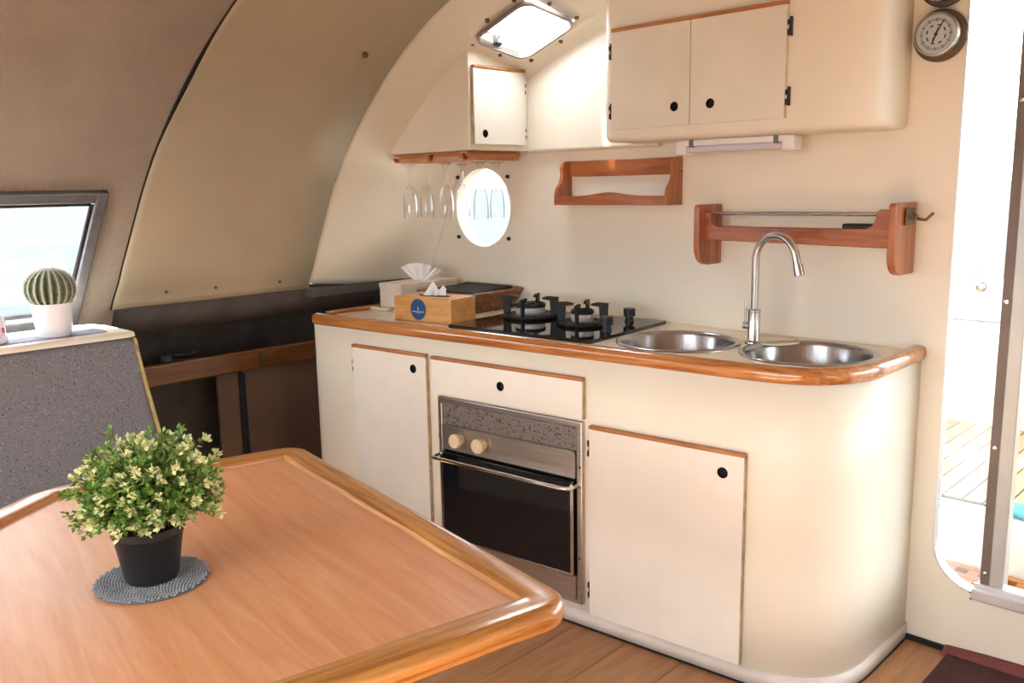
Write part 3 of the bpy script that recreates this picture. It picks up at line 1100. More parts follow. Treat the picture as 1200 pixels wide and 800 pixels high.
for u in (-0.436, -0.334):
    bm = nb()
    lathe(bm, [(0.0005, 0.002), (0.030, 0.002), (0.031, 0.0)], 28)
    kb = obj('knob_plate', bm, 'steel_b', ov, (u, -0.020, 0.544), (PI / 2, 0, 0))
    bm = nb()
    lathe(bm, [(0.017, 0.002), (0.019, 0.01), (0.019, 0.018), (0.024, 0.02), (0.0255, 0.036), (0.022, 0.041), (0.0005, 0.041)], 28)
    obj('knob', bm, 'knob', ov, (u, -0.020, 0.544), (PI / 2, 0, 0), label='ivory plastic control knob')
bm = nb(); ub(bm, U0 + 0.024, U1 - 0.026, -0.030, -0.008, 0.176, 0.488)
od = obj('door', bm, 'ovenglass', ov, bevel=0.003)
bm = nb()
ub(bm, U0 + 0.022, U0 + 0.030, -0.0325, -0.029, 0.174, 0.49)
ub(bm, U1 - 0.034, U1 - 0.025, -0.0325, -0.029, 0.174, 0.49)
ub(bm, U0 + 0.022, U1 - 0.025, -0.0325, -0.029, 0.174, 0.181)
obj('door_frame', bm, 'chrome', od)
bm = nb()
hp = [(U0 + 0.004, -0.012, 0.478), (U0 + 0.004, -0.05, 0.476)]
path = [(U0 + 0.006, -0.018, 0.474), (U0 + 0.006, -0.045, 0.474), (U0 + 0.012, -0.060, 0.474), (U0 + 0.028, -0.068, 0.474), (U1 - 0.05, -0.068, 0.474), (U1 - 0.03, -0.062, 0.474), (U1 - 0.02, -0.045, 0.474), (U1 - 0.02, -0.018, 0.474)]
tube(bm, path, 0.0065, 10)
obj('handle', bm, 'chrome', od, label='chrome bar handle')
bm = nb(); ub(bm, U0 + 0.022, U1 - 0.024, -0.018, -0.0072, Z0 + 0.013, 0.17); obj('kick_panel', bm, 'steel_b', ov)
for (u, z) in ((U1 - 0.008, 0.47), (U1 - 0.008, 0.535), (U1 - 0.010, 0.235), (U0 + 0.008, 0.54)):
    bm = nb(); lathe(bm, [(0.0005, 0.003), (0.004, 0.002), (0.005, 0.0)], 10)
    obj('screw', bm, 'rust', ov, (u, -0.016, z), (PI / 2, 0, 0))

# ------------------------------------------------------------------ worktop
wt = thing('worktop', 'beige laminate galley worktop with varnished wooden front moulding', 'worktop', (P0.x, P0.y, 0.885), A0)
S1, S2, SR = (-1.528, 2.350), (-1.125, 2.412), 0.182
cpath = galley_path(-0.006)
outer = [loc2(*p) for p in cpath]
holes = [[loc2(*q) for q in circ(c[0], c[1], SR - 0.001, 48)] for c in (S1, S2)]
bm = nb()
plate(bm, outer, holes, 0.018, lambda a, b, d: (a, b, 0.002 + d))
obj('top', bm, 'counter', wt, smooth=25)
mp_ = [loc2(*p) for p in galley_path(0.0)][12:]
prof = [(-0.032, 0.0195), (-0.031, 0.031), (-0.026, 0.0345), (-0.014, 0.036), (0.000, 0.034), (0.009, 0.028), (0.0125, 0.018), (0.0125, 0.002), (0.008, -0.006), (0.001, -0.008), (0.001, 0.0005), (-0.0065, 0.0205)]
# offset: right of travel (left->right along the front is towards the room)
def dens(path, n=4):
    out = []
    for a, b in zip(path[:-1], path[1:]):
        for k in range(n):
            out.append((a[0] + (b[0] - a[0]) * k / n, a[1] + (b[1] - a[1]) * k / n))
    out.append(path[-1])
    return out
bm = nb()
sweep(bm, mp_, prof)
obj('edge_moulding', bm, 'trim', wt, smooth=50, label='varnished wooden edge moulding')
bm = nb()
a, b = loc2(XL + 0.022, front_y(XL) + 0.07), loc2(XL + 0.022, D - 0.02)
sweep(bm, [a, b], [(-0.012, 0.02), (-0.012, 0.036), (0.012, 0.036), (0.012, 0.02)])
obj('side_fiddle', bm, 'trim_y', wt, bevel=0.004)
bm = nb()
c = loc2(-1.305, 2.545)
lathe(bm, [(0.0005, 0.0032), (0.074, 0.0032), (0.0745, 0.001), (0.078, 0.001), (0.078, 0.0045), (0.083, 0.0045), (0.085, 0.0)], 40, (c[0], c[1], 0.020))
lid = obj('locker_lid', bm, 'counter', wt, label='round cream access lid behind the tap')
bm = nb()
tube(bm, [(c[0] + 0.0765 * math.cos(t), c[1] + 0.0765 * math.sin(t), 0.0215) for t in [2 * PI * i / 48 for i in range(48)]], 0.0022, 6, closed=True)
obj('lid_groove', bm, 'gap', lid)

def sink(c, label):
    s = thing('sink', label, 'sink', (c[0], c[1], 0.905), 0)
    bm = nb()
    lathe(bm, [(SR + 0.014, 0.0), (SR + 0.013, 0.004), (SR + 0.006, 0.007), (SR - 0.002, 0.006), (SR - 0.005, 0.002)], 64)
    obj('rim', bm, 'sink', s, smooth=60)
    bm = nb()
    lathe(bm, [(SR - 0.005, 0.002), (SR - 0.010, -0.008), (SR - 0.013, -0.10), (SR - 0.025, -0.135), (SR - 0.05, -0.148), (0.05, -0.152), (0.04, -0.158), (0.0005, -0.158)], 64)
    obj('bowl', bm, 'sink', s, smooth=60)
    bm = nb()
    lathe(bm, [(0.036, -0.1575), (0.034, -0.154), (0.012, -0.155), (0.0005, -0.152)], 24)
    obj('drain', bm, 'chrome', s)
    return s
sink(S1, 'round stainless sink bowl next to the hob')
sink(S2, 'round stainless sink bowl nearest the rounded end of the worktop')

# tap
tp_ = thing('tap', 'brushed steel gooseneck tap standing between the two sinks', 'tap', (-1.330, 2.470, 0.905), R(-14))
bm = nb()
lathe(bm, [(0.0005, 0.0), (0.027, 0.0), (0.026, 0.006), (0.020, 0.009), (0.0185, 0.012), (0.0185, 0.10), (0.020, 0.102), (0.020, 0.106), (0.012, 0.108)], 24)
obj('body', bm, 'tapsteel', tp_)
bm = nb()
path = [(0, 0, 0.10), (0, 0, 0.18), (0, 0, 0.26)] + [(0.077 - 0.077 * math.cos(a), 0, 0.26 + 0.077 * math.sin(a)) for a in [R(x) for x in range(10, 171, 10)]]
ex_, ez_ = path[-1][0], path[-1][2]
path += [(ex_ + 0.008, 0, ez_ - 0.03)]
tube(bm, path, 0.0115, 16)
sp = obj('spout', bm, 'tapsteel', tp_, smooth=60)
bm = nb()
tube(bm, [(ex_ + 0.0065, 0, ez_ - 0.02), (ex_ + 0.0065 + 0.009, 0, ez_ - 0.05)], 0.0145, 16)
obj('nozzle', bm, 'tapsteel', sp)
bm = nb()
tube(bm, [(-0.01, -0.005, 0.055), (-0.030, -0.012, 0.055)], 0.013, 14)
lv = obj('valve', bm, 'steel', tp_)
bm = nb()
tube(bm, [(-0.026, -0.010, 0.062), (-0.027, -0.010, 0.135)], 0.004, 8)
obj('lever', bm, 'steel', lv)

# ------------------------------------------------------------------ hob
hb = thing('gas_hob', 'black glass two-burner gas hob set in the worktop', 'hob', (-2.06, 2.365, 0.905), A0)
bm = nb()
plate(bm, rrect(-0.295, 0.322, -0.245, 0.245, 0.012), [], 0.012, lambda a, b, d: (a, b, 0.0 + d))
obj('glass_plate', bm, 'hob', hb, bevel=0.002)
def hloc(x, y):
    dx, dy = x + 2.06, y - 2.365
    return (dx * math.cos(A0) + dy * math.sin(A0), -dx * math.sin(A0) + dy * math.cos(A0))
for (bx, by, r, ro, ang) in ((-2.215, 2.41, 0.056, 0.098, 20), (-1.945, 2.385, 0.040, 0.082, 20)):
    c = hloc(bx, by)
    be = bpy.data.objects.new('burner', None)
    bm = nb()
    lathe(bm, [(ro, 0.0), (ro + 0.004, 0.006), (ro + 0.002, 0.013), (ro - 0.014, 0.016), (ro - 0.024, 0.010), (r, 0.008), (0.0005, 0.008)], 40)
    be = obj('drip_ring', bm, 'iron', hb, (c[0], c[1], 0.012))
    bm = nb()
    lathe(bm, [(r * 0.9, 0.008), (r * 0.98, 0.018), (r, 0.020), (r, 0.037), (r * 0.95, 0.039), (0.0005, 0.039)], 36)
    obj('burner_body', bm, 'burner', be)
    bm = nb()
    lathe(bm, [(r * 0.98, 0.039), (r * 1.03, 0.041), (r * 1.01, 0.051), (r * 0.90, 0.054), (r * 0.78, 0.049), (r * 0.35, 0.049), (r * 0.3, 0.046), (0.0005, 0.046)], 36)
    obj('burner_cap', bm, 'iron', be)
    for k in range(4):
        a = R(ang + 90 * k)
        bm = nb()
        # bracket: upright on the ring with a finger pointing inwards
        pr = [(ro + 0.006, 0.0), (ro + 0.012, 0.078), (ro - 0.030, 0.080), (ro - 0.052, 0.074), (ro - 0.050, 0.068), (ro - 0.022, 0.064), (ro - 0.018, 0.01)]
        w_ = 0.0045
        loft(bm, [[(x, -w_, z) for x, z in pr], [(x, w_, z) for x, z in pr]])
        obj('pan_support', bm, 'iron', be, (0, 0, 0), (0, 0, a), bevel=0.0015)
for (kx, ky) in ((-1.852, 2.535), (-1.795, 2.33)):
    c = hloc(kx, ky)
    bm = nb()
    lathe(bm, [(0.0005, 0.0), (0.017, 0.0), (0.017, 0.006), (0.014, 0.009), (0.014, 0.018), (0.021, 0.020), (0.022, 0.046), (0.019, 0.049), (0.0005, 0.049)], 28)
    obj('control_knob', bm, 'black', hb, (c[0], c[1], 0.012))

# ------------------------------------------------------------------ tissue boxes, basket
def sheet(bm, fn, nu=18, nv=10):
    loft(bm, [[fn(i / nu * 2 - 1, j / nv) for i in range(nu + 1)] for j in range(nv + 1)], closed=False)
    return bm
def tissue_fan(bm):
    # crumpled fan, gathered at the slot and opening upwards
    sheet(bm, lambda t, v: (t * 0.066 * (0.3 + 0.7 * v) - 0.012 * v, 0.009 * math.sin(9 * t) * v + 0.006, 0.075 * v * (1 - 0.22 * t * t)), 26)
    sheet(bm, lambda t, v: (t * 0.035 * (0.4 + 0.6 * v) + 0.05 * v + 0.015, 0.008 * math.sin(7 * t + 1) * v - 0.01, 0.062 * v * (1 - 0.35 * (t - 0.2) ** 2) * (1 - 0.15 * v)), 20)
    return bm
def tissue_peak(bm):
    # two overlapping pointed folds
    sheet(bm, lambda t, v: (t * 0.040 * (1 - v) + 0.004 * v - 0.008, 0.007 * math.sin(5 * t) * (1 - v) + 0.004, 0.058 * v), 16)
    sheet(bm, lambda t, v: (t * 0.026 * (1 - 0.8 * v) + 0.020 + 0.022 * v, 0.006 * math.sin(5 * t + 2) * (1 - v) - 0.006, 0.036 * v * (1 - 0.2 * t)), 14)
    return bm
tb = thing('tissue_box', 'light wooden tissue box with a blue oval sticker on the worktop', 'tissue box', (-2.51, 2.195, 0.905), R(9))
W_, D_, H_ = 0.138, 0.074, 0.092
bm = nb()
box(bm, -W_, W_, -D_, D_, 0, H_)
obj('box', bm, 'tissue_wood', tb, bevel=0.002)
bm = nb()
plate(bm, circ(0, 0, 0.075, 32, 0.022), [], 0.0015, lambda a, b, d: (a, b, H_ + d)); obj('slot', bm, 'gap', tb)
bm = nb(); tissue_peak(bm)
o = obj('tissue', bm, 'tissue', tb, (0.0, 0, H_ - 0.002), (0, 0, 0.5), smooth=80)
bm = nb()
plate(bm, circ(0, 0, 0.037, 40, 0.040), [], 0.001, lambda a, b, d: (a, -D_ - 0.0012 + d, b))
st = obj('sticker', bm, 'bluesticker', tb, (-0.018, 0, H_ * 0.52), label='round blue sticker with small white emblem and lettering')
bm = nb()
lathe(bm, [(0.0005, 0.0), (0.002, 0.003), (0.0012, 0.006), (0.0005, 0.009)], 8, (0, -D_ - 0.0016, 0.001))
box(bm, -0.0011, 0.0011, -D_ - 0.0019, -D_ - 0.0012, -0.005, 0.001)
obj('emblem', bm, 'whiteprint', st)
bm = nb()
rg = random.Random(5)
xx = -0.027
while xx < 0.026:
    ww = rg.uniform(0.0014, 0.0026)
    hh_ = rg.choice((0.0022, 0.0022, 0.0036))
    box(bm, xx, xx + ww, -D_ - 0.0019, -D_ - 0.0012, -0.0095, -0.0095 + hh_)
    xx += ww + 0.0008
    if rg.random() < 0.1:
        xx += 0.002
for (a0, a1) in ((-0.012, 0.0), (0.002, 0.012)):
    box(bm, a0, a1, -D_ - 0.0019, -D_ - 0.0012, -0.0135, -0.0127)
obj('lettering', bm, 'whiteprint', st)

tb2 = thing('tissue_box', 'pale tissue box with a fanned tissue behind the wooden one', 'tissue box', (-2.885, 2.44, 0.905), R(3))
bm = nb(); box(bm, -0.066, 0.066, -0.165, 0.165, 0, 0.088); obj('box', bm, 'whitebox', tb2, bevel=0.002)
bm = nb(); box(bm, -0.068, 0.068, -0.167, 0.167, 0.088, 0.108); obj('lid', bm, 'whitebox', tb2, bevel=0.003)
bm = nb(); tissue_fan(bm); obj('tissue', bm, 'tissue', tb2, (0.0, 0.0, 0.105), (0, 0, 0.75), smooth=80)
bm = nb(); box(bm, -0.06, 0.06, -0.012, 0.012, 0, 0.012)
tag(obj('sponge_strip', bm, 'whitebox', None, (-2.90, 2.235, 0.905), bevel=0.003), 'thin pale strip lying before the pale tissue box', 'strip')

bk = thing('wicker_basket', 'low brown wicker basket at the wall behind the hob', 'basket', (-2.635, 2.50, 0.905), R(2))
def brect(s, z, wob=0.0, ph=0, n=88):
    hx, hy, rr = 0.125 + 0.03 * s, 0.125 + 0.03 * s, 0.02
    base = rrect(-hx, hx, -hy, hy, rr, 4)
    # resample evenly
    L = [0]
    m = len(base)
    for i in range(m):
        a, b = base[i], base[(i + 1) % m]
        L.append(L[-1] + math.hypot(b[0] - a[0], b[1] - a[1]))
    out = []
    for k in range(n):
        d = L[-1] * k / n
        i = max(j for j in range(m) if L[j] <= d + 1e-9)
        a, b = base[i], base[(i + 1) % m]
        f = (d - L[i]) / max(1e-9, L[i + 1] - L[i])
        x, y = a[0] + (b[0] - a[0]) * f, a[1] + (b[1] - a[1]) * f
        l = max(1e-6, math.hypot(x, y))
        o = wob * (1 if (k // 2 + ph) % 2 else -1) * (1 if k % 2 == 0 else 0)
        out.append((x + x / l * o, y + y / l * o, z))
    return out
bm = nb()
for i in range(8):
    s = i / 7
    tube(bm, brect(s, 0.006 + 0.064 * s, 0.0048, i % 2, 72), 0.0047, 6, closed=True)
o = obj('weave', bm, 'wicker', bk, smooth=60, kind='stuff')
bm = nb()
for k, (p, q) in enumerate(zip(brect(0, 0.0), brect(1, 0.074))):
    if k % 4 == 0:
        tube(bm, [p, q], 0.0026, 5)
obj('stakes', bm, 'wicker', bk, kind='stuff')
bm = nb(); tube(bm, brect(1.08, 0.077), 0.0075, 8, closed=True); obj('rim', bm, 'wicker', bk)
bm = nb(); prism(bm, [(p[0] * 0.97, p[1] * 0.97) for p in brect(0, 0)], 0.001, 0.006); obj('base', bm, 'wicker', bk)
bm = nb(); box(bm, -0.13, 0.13, -0.10, 0.125, 0.0, 0.022)
tr = tag(obj('black_tray', bm, 'gap', None, (-2.645, 2.505, 0.968), (R(3), 0, R(2)), bevel=0.006, seg=3), 'flat black tray lying in the wicker basket', 'tray')

# ------------------------------------------------------------------ upper wall, corner locker, upper locker
bm = nb()
xs = [-2.43 + (2.43 - 1.8) * i / 8 for i in range(9)]
top = [(x, ceil_z(x, D - 0.02) + 0.004) for x in xs]
plate(bm, [(-2.43, 1.528), (-1.8, 1.528)] + top[::-1], [], 0.033, lambda a, b, d: (a, D - 0.034 + d, b))
struct(obj('wall_aft_upper', bm, 'wall', bevel=0.012, seg=3))

cl = thing('corner_locker', 'cream corner locker under the roof hatch with one side-facing door', 'cabinet', (-2.42, D, 1.535))
XB, YB, ZB = -2.418, 2.313, 1.535
xs = [-2.93 + (2.93 + XB) * i / 10 for i in range(11)]
def lring(y, dz):
    x_left = -2.925
    pts = [(XB, ZB)] + [(XB, ceil_z(XB, y) + dz)] + [(x, ceil_z(x, y) + dz) for x in xs[::-1][1:]]
    pts = [(x, max(z, ZB + 0.003)) if i else (x, z) for i, (x, z) in enumerate(pts)] + [(-2.945, ZB)]
    return [(x - (-2.42), y - D, z - 1.535) for x, z in pts]
bm = nb()
loft(bm, [lring(YB, 0.004), lring((YB + D) / 2, 0.006), lring(D - 0.001, 0.006)])
o = obj('body', bm, 'gelcoat', cl, bevel=0.018, seg=4, smooth=40)
bm = nb()
y0, y1 = 2.325 - D, 2.325 - D + 0.275
hp = (y0 + 0.055, 0.06)
dz0, dz1 = 0.022, 0.305
plate(bm, [(y0, dz0), (y1, dz0), (y1, dz1 - 0.012), (y0, dz1 - 0.012)], [circ(hp[0], hp[1], 0.015, 24)], 0.014, lambda a, b, d: (0.018 - d, a, b))
dr = obj('door', bm, 'door', cl)
bm = nb(); lathe(bm, [(0.0005, 0), (0.0147, 0), (0.0147, 0.0125)], 20); obj('finger_hole', bm, 'hole', dr, (0.0042, hp[0], hp[1]), (0, PI / 2, 0), label='black round finger hole')
bm = nb(); box(bm, 0.004, 0.022, y0 - 0.002, y1 + 0.002, dz1 - 0.012, dz1); obj('top_trim', bm, 'doortrim', dr, bevel=0.003, label='wooden strip along the top edge')
bm = nb(); box(bm, 0.004, 0.018, y0 - 0.003, y0, dz0, dz1 - 0.012); obj('edge_band', bm, 'board_edge', dr)
for z in (0.065, 0.235):
    bm = nb(); box(bm, 0.004, 0.012, y1 + 0.002, y1 + 0.012, z - 0.02, z - 0.006); box(bm, 0.004, 0.012, y1 + 0.002, y1 + 0.012, z + 0.006, z + 0.02)
    obj('hinge', bm, 'black', dr)

YU = 2.45
ul = thing('upper_locker', 'cream moulded overhead locker with two doors and rounded right end', 'cabinet', (-1.5, D, 1.54))
plan = round_poly([(-1.905, D - 0.036), (-1.905, YU), (-0.972, YU), (-0.972, D - 0.001), (-1.79, D - 0.001), (-1.79, D - 0.036)], [0, 0.035, 0.14, 0, 0, 0], 10)
def uring(f):
    return [f(x, y) for x, y in plan]
cxm, cym = -1.45, 2.56
def shrink(x, y, s):
    return (x + 1.5 - 0.0 + (0.018 * s if x < -1.85 else (-0.018 * s if x > -1.08 else 0)), min(y + (0.018 * s if y < 2.58 else 0), D - 0.001) - D)
rings = []
for s, z in ((1.0, 0.0), (0.6, 0.002), (0.25, 0.007), (0.05, 0.014), (0, 0.022)):
    rings.append([(shrink(x, y, s)[0], shrink(x, y, s)[1], z) for x, y in plan])
rings.append([(x + 1.5, y - D, ceil_z(x, y) + 0.006 - 1.54) for x, y in plan])
bm = nb(); loft(bm, rings)
obj('body', bm, 'gelcoat', ul, smooth=50)
udoors = thing
def udoor(x0, x1, hx, hside):
    bm = nb()
    z0, z1 = 1.58 - 1.54, 1.892 - 1.54
    x0, x1, hx = x0 + 1.5, x1 + 1.5, hx + 1.5
    yb = YU - D - 0.001
    hz = at(793, 125, 1, YU).z - 1.54
    plate(bm, [(x0, z0), (x1, z0), (x1, z1), (x0, z1)], [circ(hx, hz, 0.015, 24)], 0.014, lambda a, b, d: (a, yb - 0.014 + d, b))
    o = obj('door', bm, 'door', ul)
    bm = nb(); lathe(bm, [(0.0005, 0), (0.0147, 0), (0.0147, 0.0125)], 20); obj('finger_hole', bm, 'hole', o, (hx, yb - 0.001, hz), (PI / 2, 0, 0), label='black round finger hole')
    bm = nb(); box(bm, x0 - 0.001, x1 + 0.001, yb - 0.019, yb, z1, z1 + 0.012); obj('top_trim', bm, 'doortrim', o, bevel=0.003, label='wooden strip along the top edge')
    for z in (z0 + 0.06, z1 - 0.06):
        bm = nb()
        hx_ = x0 - 0.012 if hside < 0 else x1 + 0.002
        box(bm, hx_ + 0.004, hx_ + 0.010, yb - 0.012, yb, z - 0.026, z + 0.026)
        box(bm, hx_, hx_ + 0.008, yb - 0.013, yb - 0.001, z - 0.024, z - 0.008)
        box(bm, hx_, hx_ + 0.008, yb - 0.013, yb - 0.001, z + 0.004, z + 0.018)
        obj('hinge', bm, 'black', o)
        bm = nb()
        box(bm, hx_ - 0.001, hx_ + 0.0045, yb - 0.0145, yb - 0.002, z - 0.007, z + 0.003)
        box(bm, hx_ - 0.001, hx_ + 0.0045, yb - 0.0145, yb - 0.002, z + 0.019, z + 0.026)
        obj('hinge_knuckle', bm, 'white', o)
udoor(-1.857, -1.5545, at(793, 125, 1, YU).x, -1)
udoor(-1.5515, -1.237, at(835, 123, 1, YU).x, 1)

# strip light under the locker
lp = thing('strip_light', 'white fluorescent strip light fixed under the overhead locker', 'lamp', (-1.47, 2.575, 1.535))
bm = nb(); box(bm, -0.205, 0.205, -0.022, 0.030, -0.016, 0.004); obj('housing', bm, 'white', lp, bevel=0.003)
bm = nb(); tube(bm, [(-0.18, -0.004, -0.026), (0.18, -0.004, -0.026)], 0.012, 16); obj('tube', bm, 'tube', lp)
for sx in (-1, 1):
    bm = nb(); box(bm, sx * 0.19 - 0.02, sx * 0.19 + 0.02, -0.024, 0.032, -0.044, 0.003); obj('end_cap', bm, 'white', lp, bevel=0.006, seg=3)
    bm = nb(); box(bm, sx * 0.15 - 0.008, sx * 0.15 + 0.008, -0.0225, -0.010, -0.02, 0.0035); obj('clip', bm, 'alu_grey', lp)

# ------------------------------------------------------------------ glasses rack and glasses
gr_ = thing('glass_rack', 'teak stemware rack fixed under the corner locker', 'rack', (-2.70, 2.46, 1.535))
SL = [-2.885, -2.672, -2.475]
bm = nb()
box(bm, -0.235, 0.235, -0.12, 0.165, -0.010, -0.001)
obj('plate', bm, 'glass_rack', gr_, bevel=0.002)
edges = [-0.235] + [s + 2.70 for s in SL] + [0.235]
for k in range(len(edges) - 1):
    a, b = edges[k] + (0.009 if k else 0), edges[k + 1] - (0.009 if k < len(edges) - 2 else 0)
    m = (a + b) / 2
    bm = nb()
    e_ = min(0.03, (b - a) * 0.4)
    pr = [(a, -0.034), (a, -0.026), (a + 0.010, -0.0105), (b - 0.010, -0.0105), (b, -0.026), (b, -0.034), (b - e_, -0.020), (a + e_, -0.020)]
    loft(bm, [[(x, -0.118 + 0.0 * abs(x - m), z) for x, z in pr], [(x, 0.163, z) for x, z in pr]])
    obj('runner', bm, 'glass_rack', gr_, smooth=20)
def flute():
    t = thing('champagne_glass', '', 'glass', (0, 0, 0), 0, 'upside-down champagne flutes in the teak rack')
    bm = nb()
    lathe(bm, [(0.0005, 0.0), (0.032, -0.002), (0.032, -0.0035), (0.014, -0.012), (0.0065, -0.024), (0.0045, -0.034)], 28)
    obj('foot', bm, 'wine', t, smooth=60)
    bm = nb()
    lathe(bm, [(0.0045, -0.034), (0.0042, -0.055), (0.005, -0.078), (0.0085, -0.086)], 14)
    obj('stem', bm, 'wine', t, smooth=60)
    bm = nb()
    lathe(bm, [(0.0005, -0.086), (0.010, -0.088), (0.020, -0.105), (0.027, -0.135), (0.0305, -0.175), (0.0300, -0.225), (0.0290, -0.225), (0.0295, -0.175), (0.026, -0.136), (0.019, -0.107), (0.009, -0.092), (0.0005, -0.090)], 32)
    obj('bowl', bm, 'wine', t, smooth=60)
    return t
fl0 = flute()
names = ['leftmost champagne flute hanging upside down in the teak rack', 'second champagne flute from the left in the teak rack', 'third champagne flute from the left in the teak rack',
         'fourth champagne flute from the left, overlapping the edge of the porthole', 'fifth champagne flute from the left, before the middle of the porthole', 'rightmost champagne flute, hanging before the round porthole']
pos = []
for i, px in enumerate((482, 501, 524, 543, 564, 583)):
    y = 2.42 if i % 2 == 0 else 2.545
    q = at(px, 256, 1, y)
    pos.append((q.x, y))
for i, (xx, yy) in enumerate(pos):
    o = fl0 if i == 0 else copy_tree(fl0)
    o.location = (xx, yy, 1.4995)
    o['label'] = names[i]

# ------------------------------------------------------------------ small wall shelf
sr = thing('spice_shelf', 'small reddish wooden shelf with scalloped front rail on the back wall', 'shelf', (-1.98, D, 1.326))
X0_, X1_ = -0.255, 0.258
endp = [(0, 0), (-0.092, 0), (-0.092, 0.035), (-0.085, 0.06), (-0.062, 0.085), (-0.054, 0.115), (-0.058, 0.14), (-0.05, 0.155), (-0.036, 0.163), (0, 0.165)]
endp = [(a - 0.001, b) for a, b in endp]
for xx in (X0_, X1_ - 0.014):
    bm = nb(); loft(bm, [[(xx, a, b) for a, b in endp], [(xx + 0.014, a, b) for a, b in endp]])
    obj('end_board', bm, 'rack_z', sr, bevel=0.002)
bm = nb(); box(bm, X0_ + 0.014, X1_ - 0.014, -0.014, -0.001, 0.105, 0.163); obj('back_rail', bm, 'rack', sr, bevel=0.002)
bm = nb(); box(bm, X0_ + 0.014, X1_ - 0.014, -0.078, -0.001, 0.0, 0.012); obj('shelf_board', bm, 'rack', sr)
bm = nb()
n = 40
topc = []
for i in range(n + 1):
    x = X0_ + 0.014 + (X1_ - X0_ - 0.028) * i / n
    topc.append((x, 0.033 + 0.013 * math.exp(-((i / n - 0.5) / 0.16) ** 2)))
loft(bm, [[(X0_ + 0.014, y, 0.001)] + [(x, y, z) for x, z in topc] + [(X1_ - 0.014, y, 0.001)] for y in (-0.092, -0.079)])
obj('front_rail', bm, 'rack', sr, smooth=30)
bm = nb(); tube(bm, [(X1_, -0.02, 0.115), (X1_ + 0.012, -0.02, 0.115)], 0.002, 6); obj('pin', bm, 'bronze', sr)

# plate rack with towel rod
rk = thing('towel_rack', 'reddish wooden rack with a steel rod above the sinks', 'rack', (-1.25, D, 1.13))
def board(x0, x1, dep, z0, z1):
    bm = nb()
    pr = round_poly([(-0.001, z0), (-dep, z0), (-dep, z1), (-0.001, z1)], [0.006, 0.07, 0.015, 0.006], 8)
    loft(bm, [[(x0, a, b) for a, b in pr], [(x1, a, b) for a, b in pr]])
    return bm
obj('end_board', board(-0.335, -0.313, 0.145, 0.0, 0.20), 'rack_z', rk, bevel=0.005, seg=3)
rb = obj('end_board', board(0.298, 0.320, 0.158, 0.0, 0.205), 'rack_z', rk, bevel=0.005, seg=3)
bm = nb()
pr = [(-0.322, 0.085), (-0.322, 0.175), (-0.292, 0.175)]
pr += [(-0.292 + 0.0 + 0.030 * (1 - math.cos(R(a))), 0.175 - 0.015 - 0.030 * math.sin(R(a))) for a in range(0, 91, 15)]
pr += [(0.21 + 0.035 * math.sin(R(a)), 0.13 + 0.035 * (1 - math.cos(R(a)))) for a in range(0, 91, 15)]
pr += [(0.247, 0.178), (0.256, 0.186), (0.300, 0.186), (0.300, 0.076)]
loft(bm, [[(a, -0.112, b) for a, b in pr], [(a, -0.094, b) for a, b in pr]])
obj('rail', bm, 'rack', rk, smooth=35, bevel=0.003)
bm = nb(); tube(bm, [(-0.322, -0.082, 0.170), (0.300, -0.082, 0.172)], 0.006, 12); obj('rod', bm, 'tapsteel', rk, label='steel towel rod')
hk = bpy.data.objects.new('hook', None)
bm = nb()
box(bm, 0.3245, 0.329, -0.10, -0.04, 0.142, 0.19)
tube(bm, [(0.329, -0.06, 0.175), (0.345, -0.06, 0.158), (0.365, -0.06, 0.156), (0.385, -0.06, 0.176)], 0.0045, 8)
tube(bm, [(0.329, -0.085, 0.165), (0.342, -0.085, 0.155), (0.350, -0.085, 0.172)], 0.004, 8)
obj('hook', bm, 'bronze', rk, smooth=40, label='small double bronze hook')
bm = nb(); box(bm, -0.07, 0.07, -0.018, 0.018, 0, 0.018)
tag(obj('black_clip', bm, 'black', None, (-1.05, D - 0.055, 1.255), bevel=0.006, seg=3), 'small black holder on the wall behind the rack rail', 'holder')
for (px, py, r) in ((920, 261, 0.004), (633, 361, 0.003), (634, 352, 0.003), (1110, 352, 0.003)):
    pass

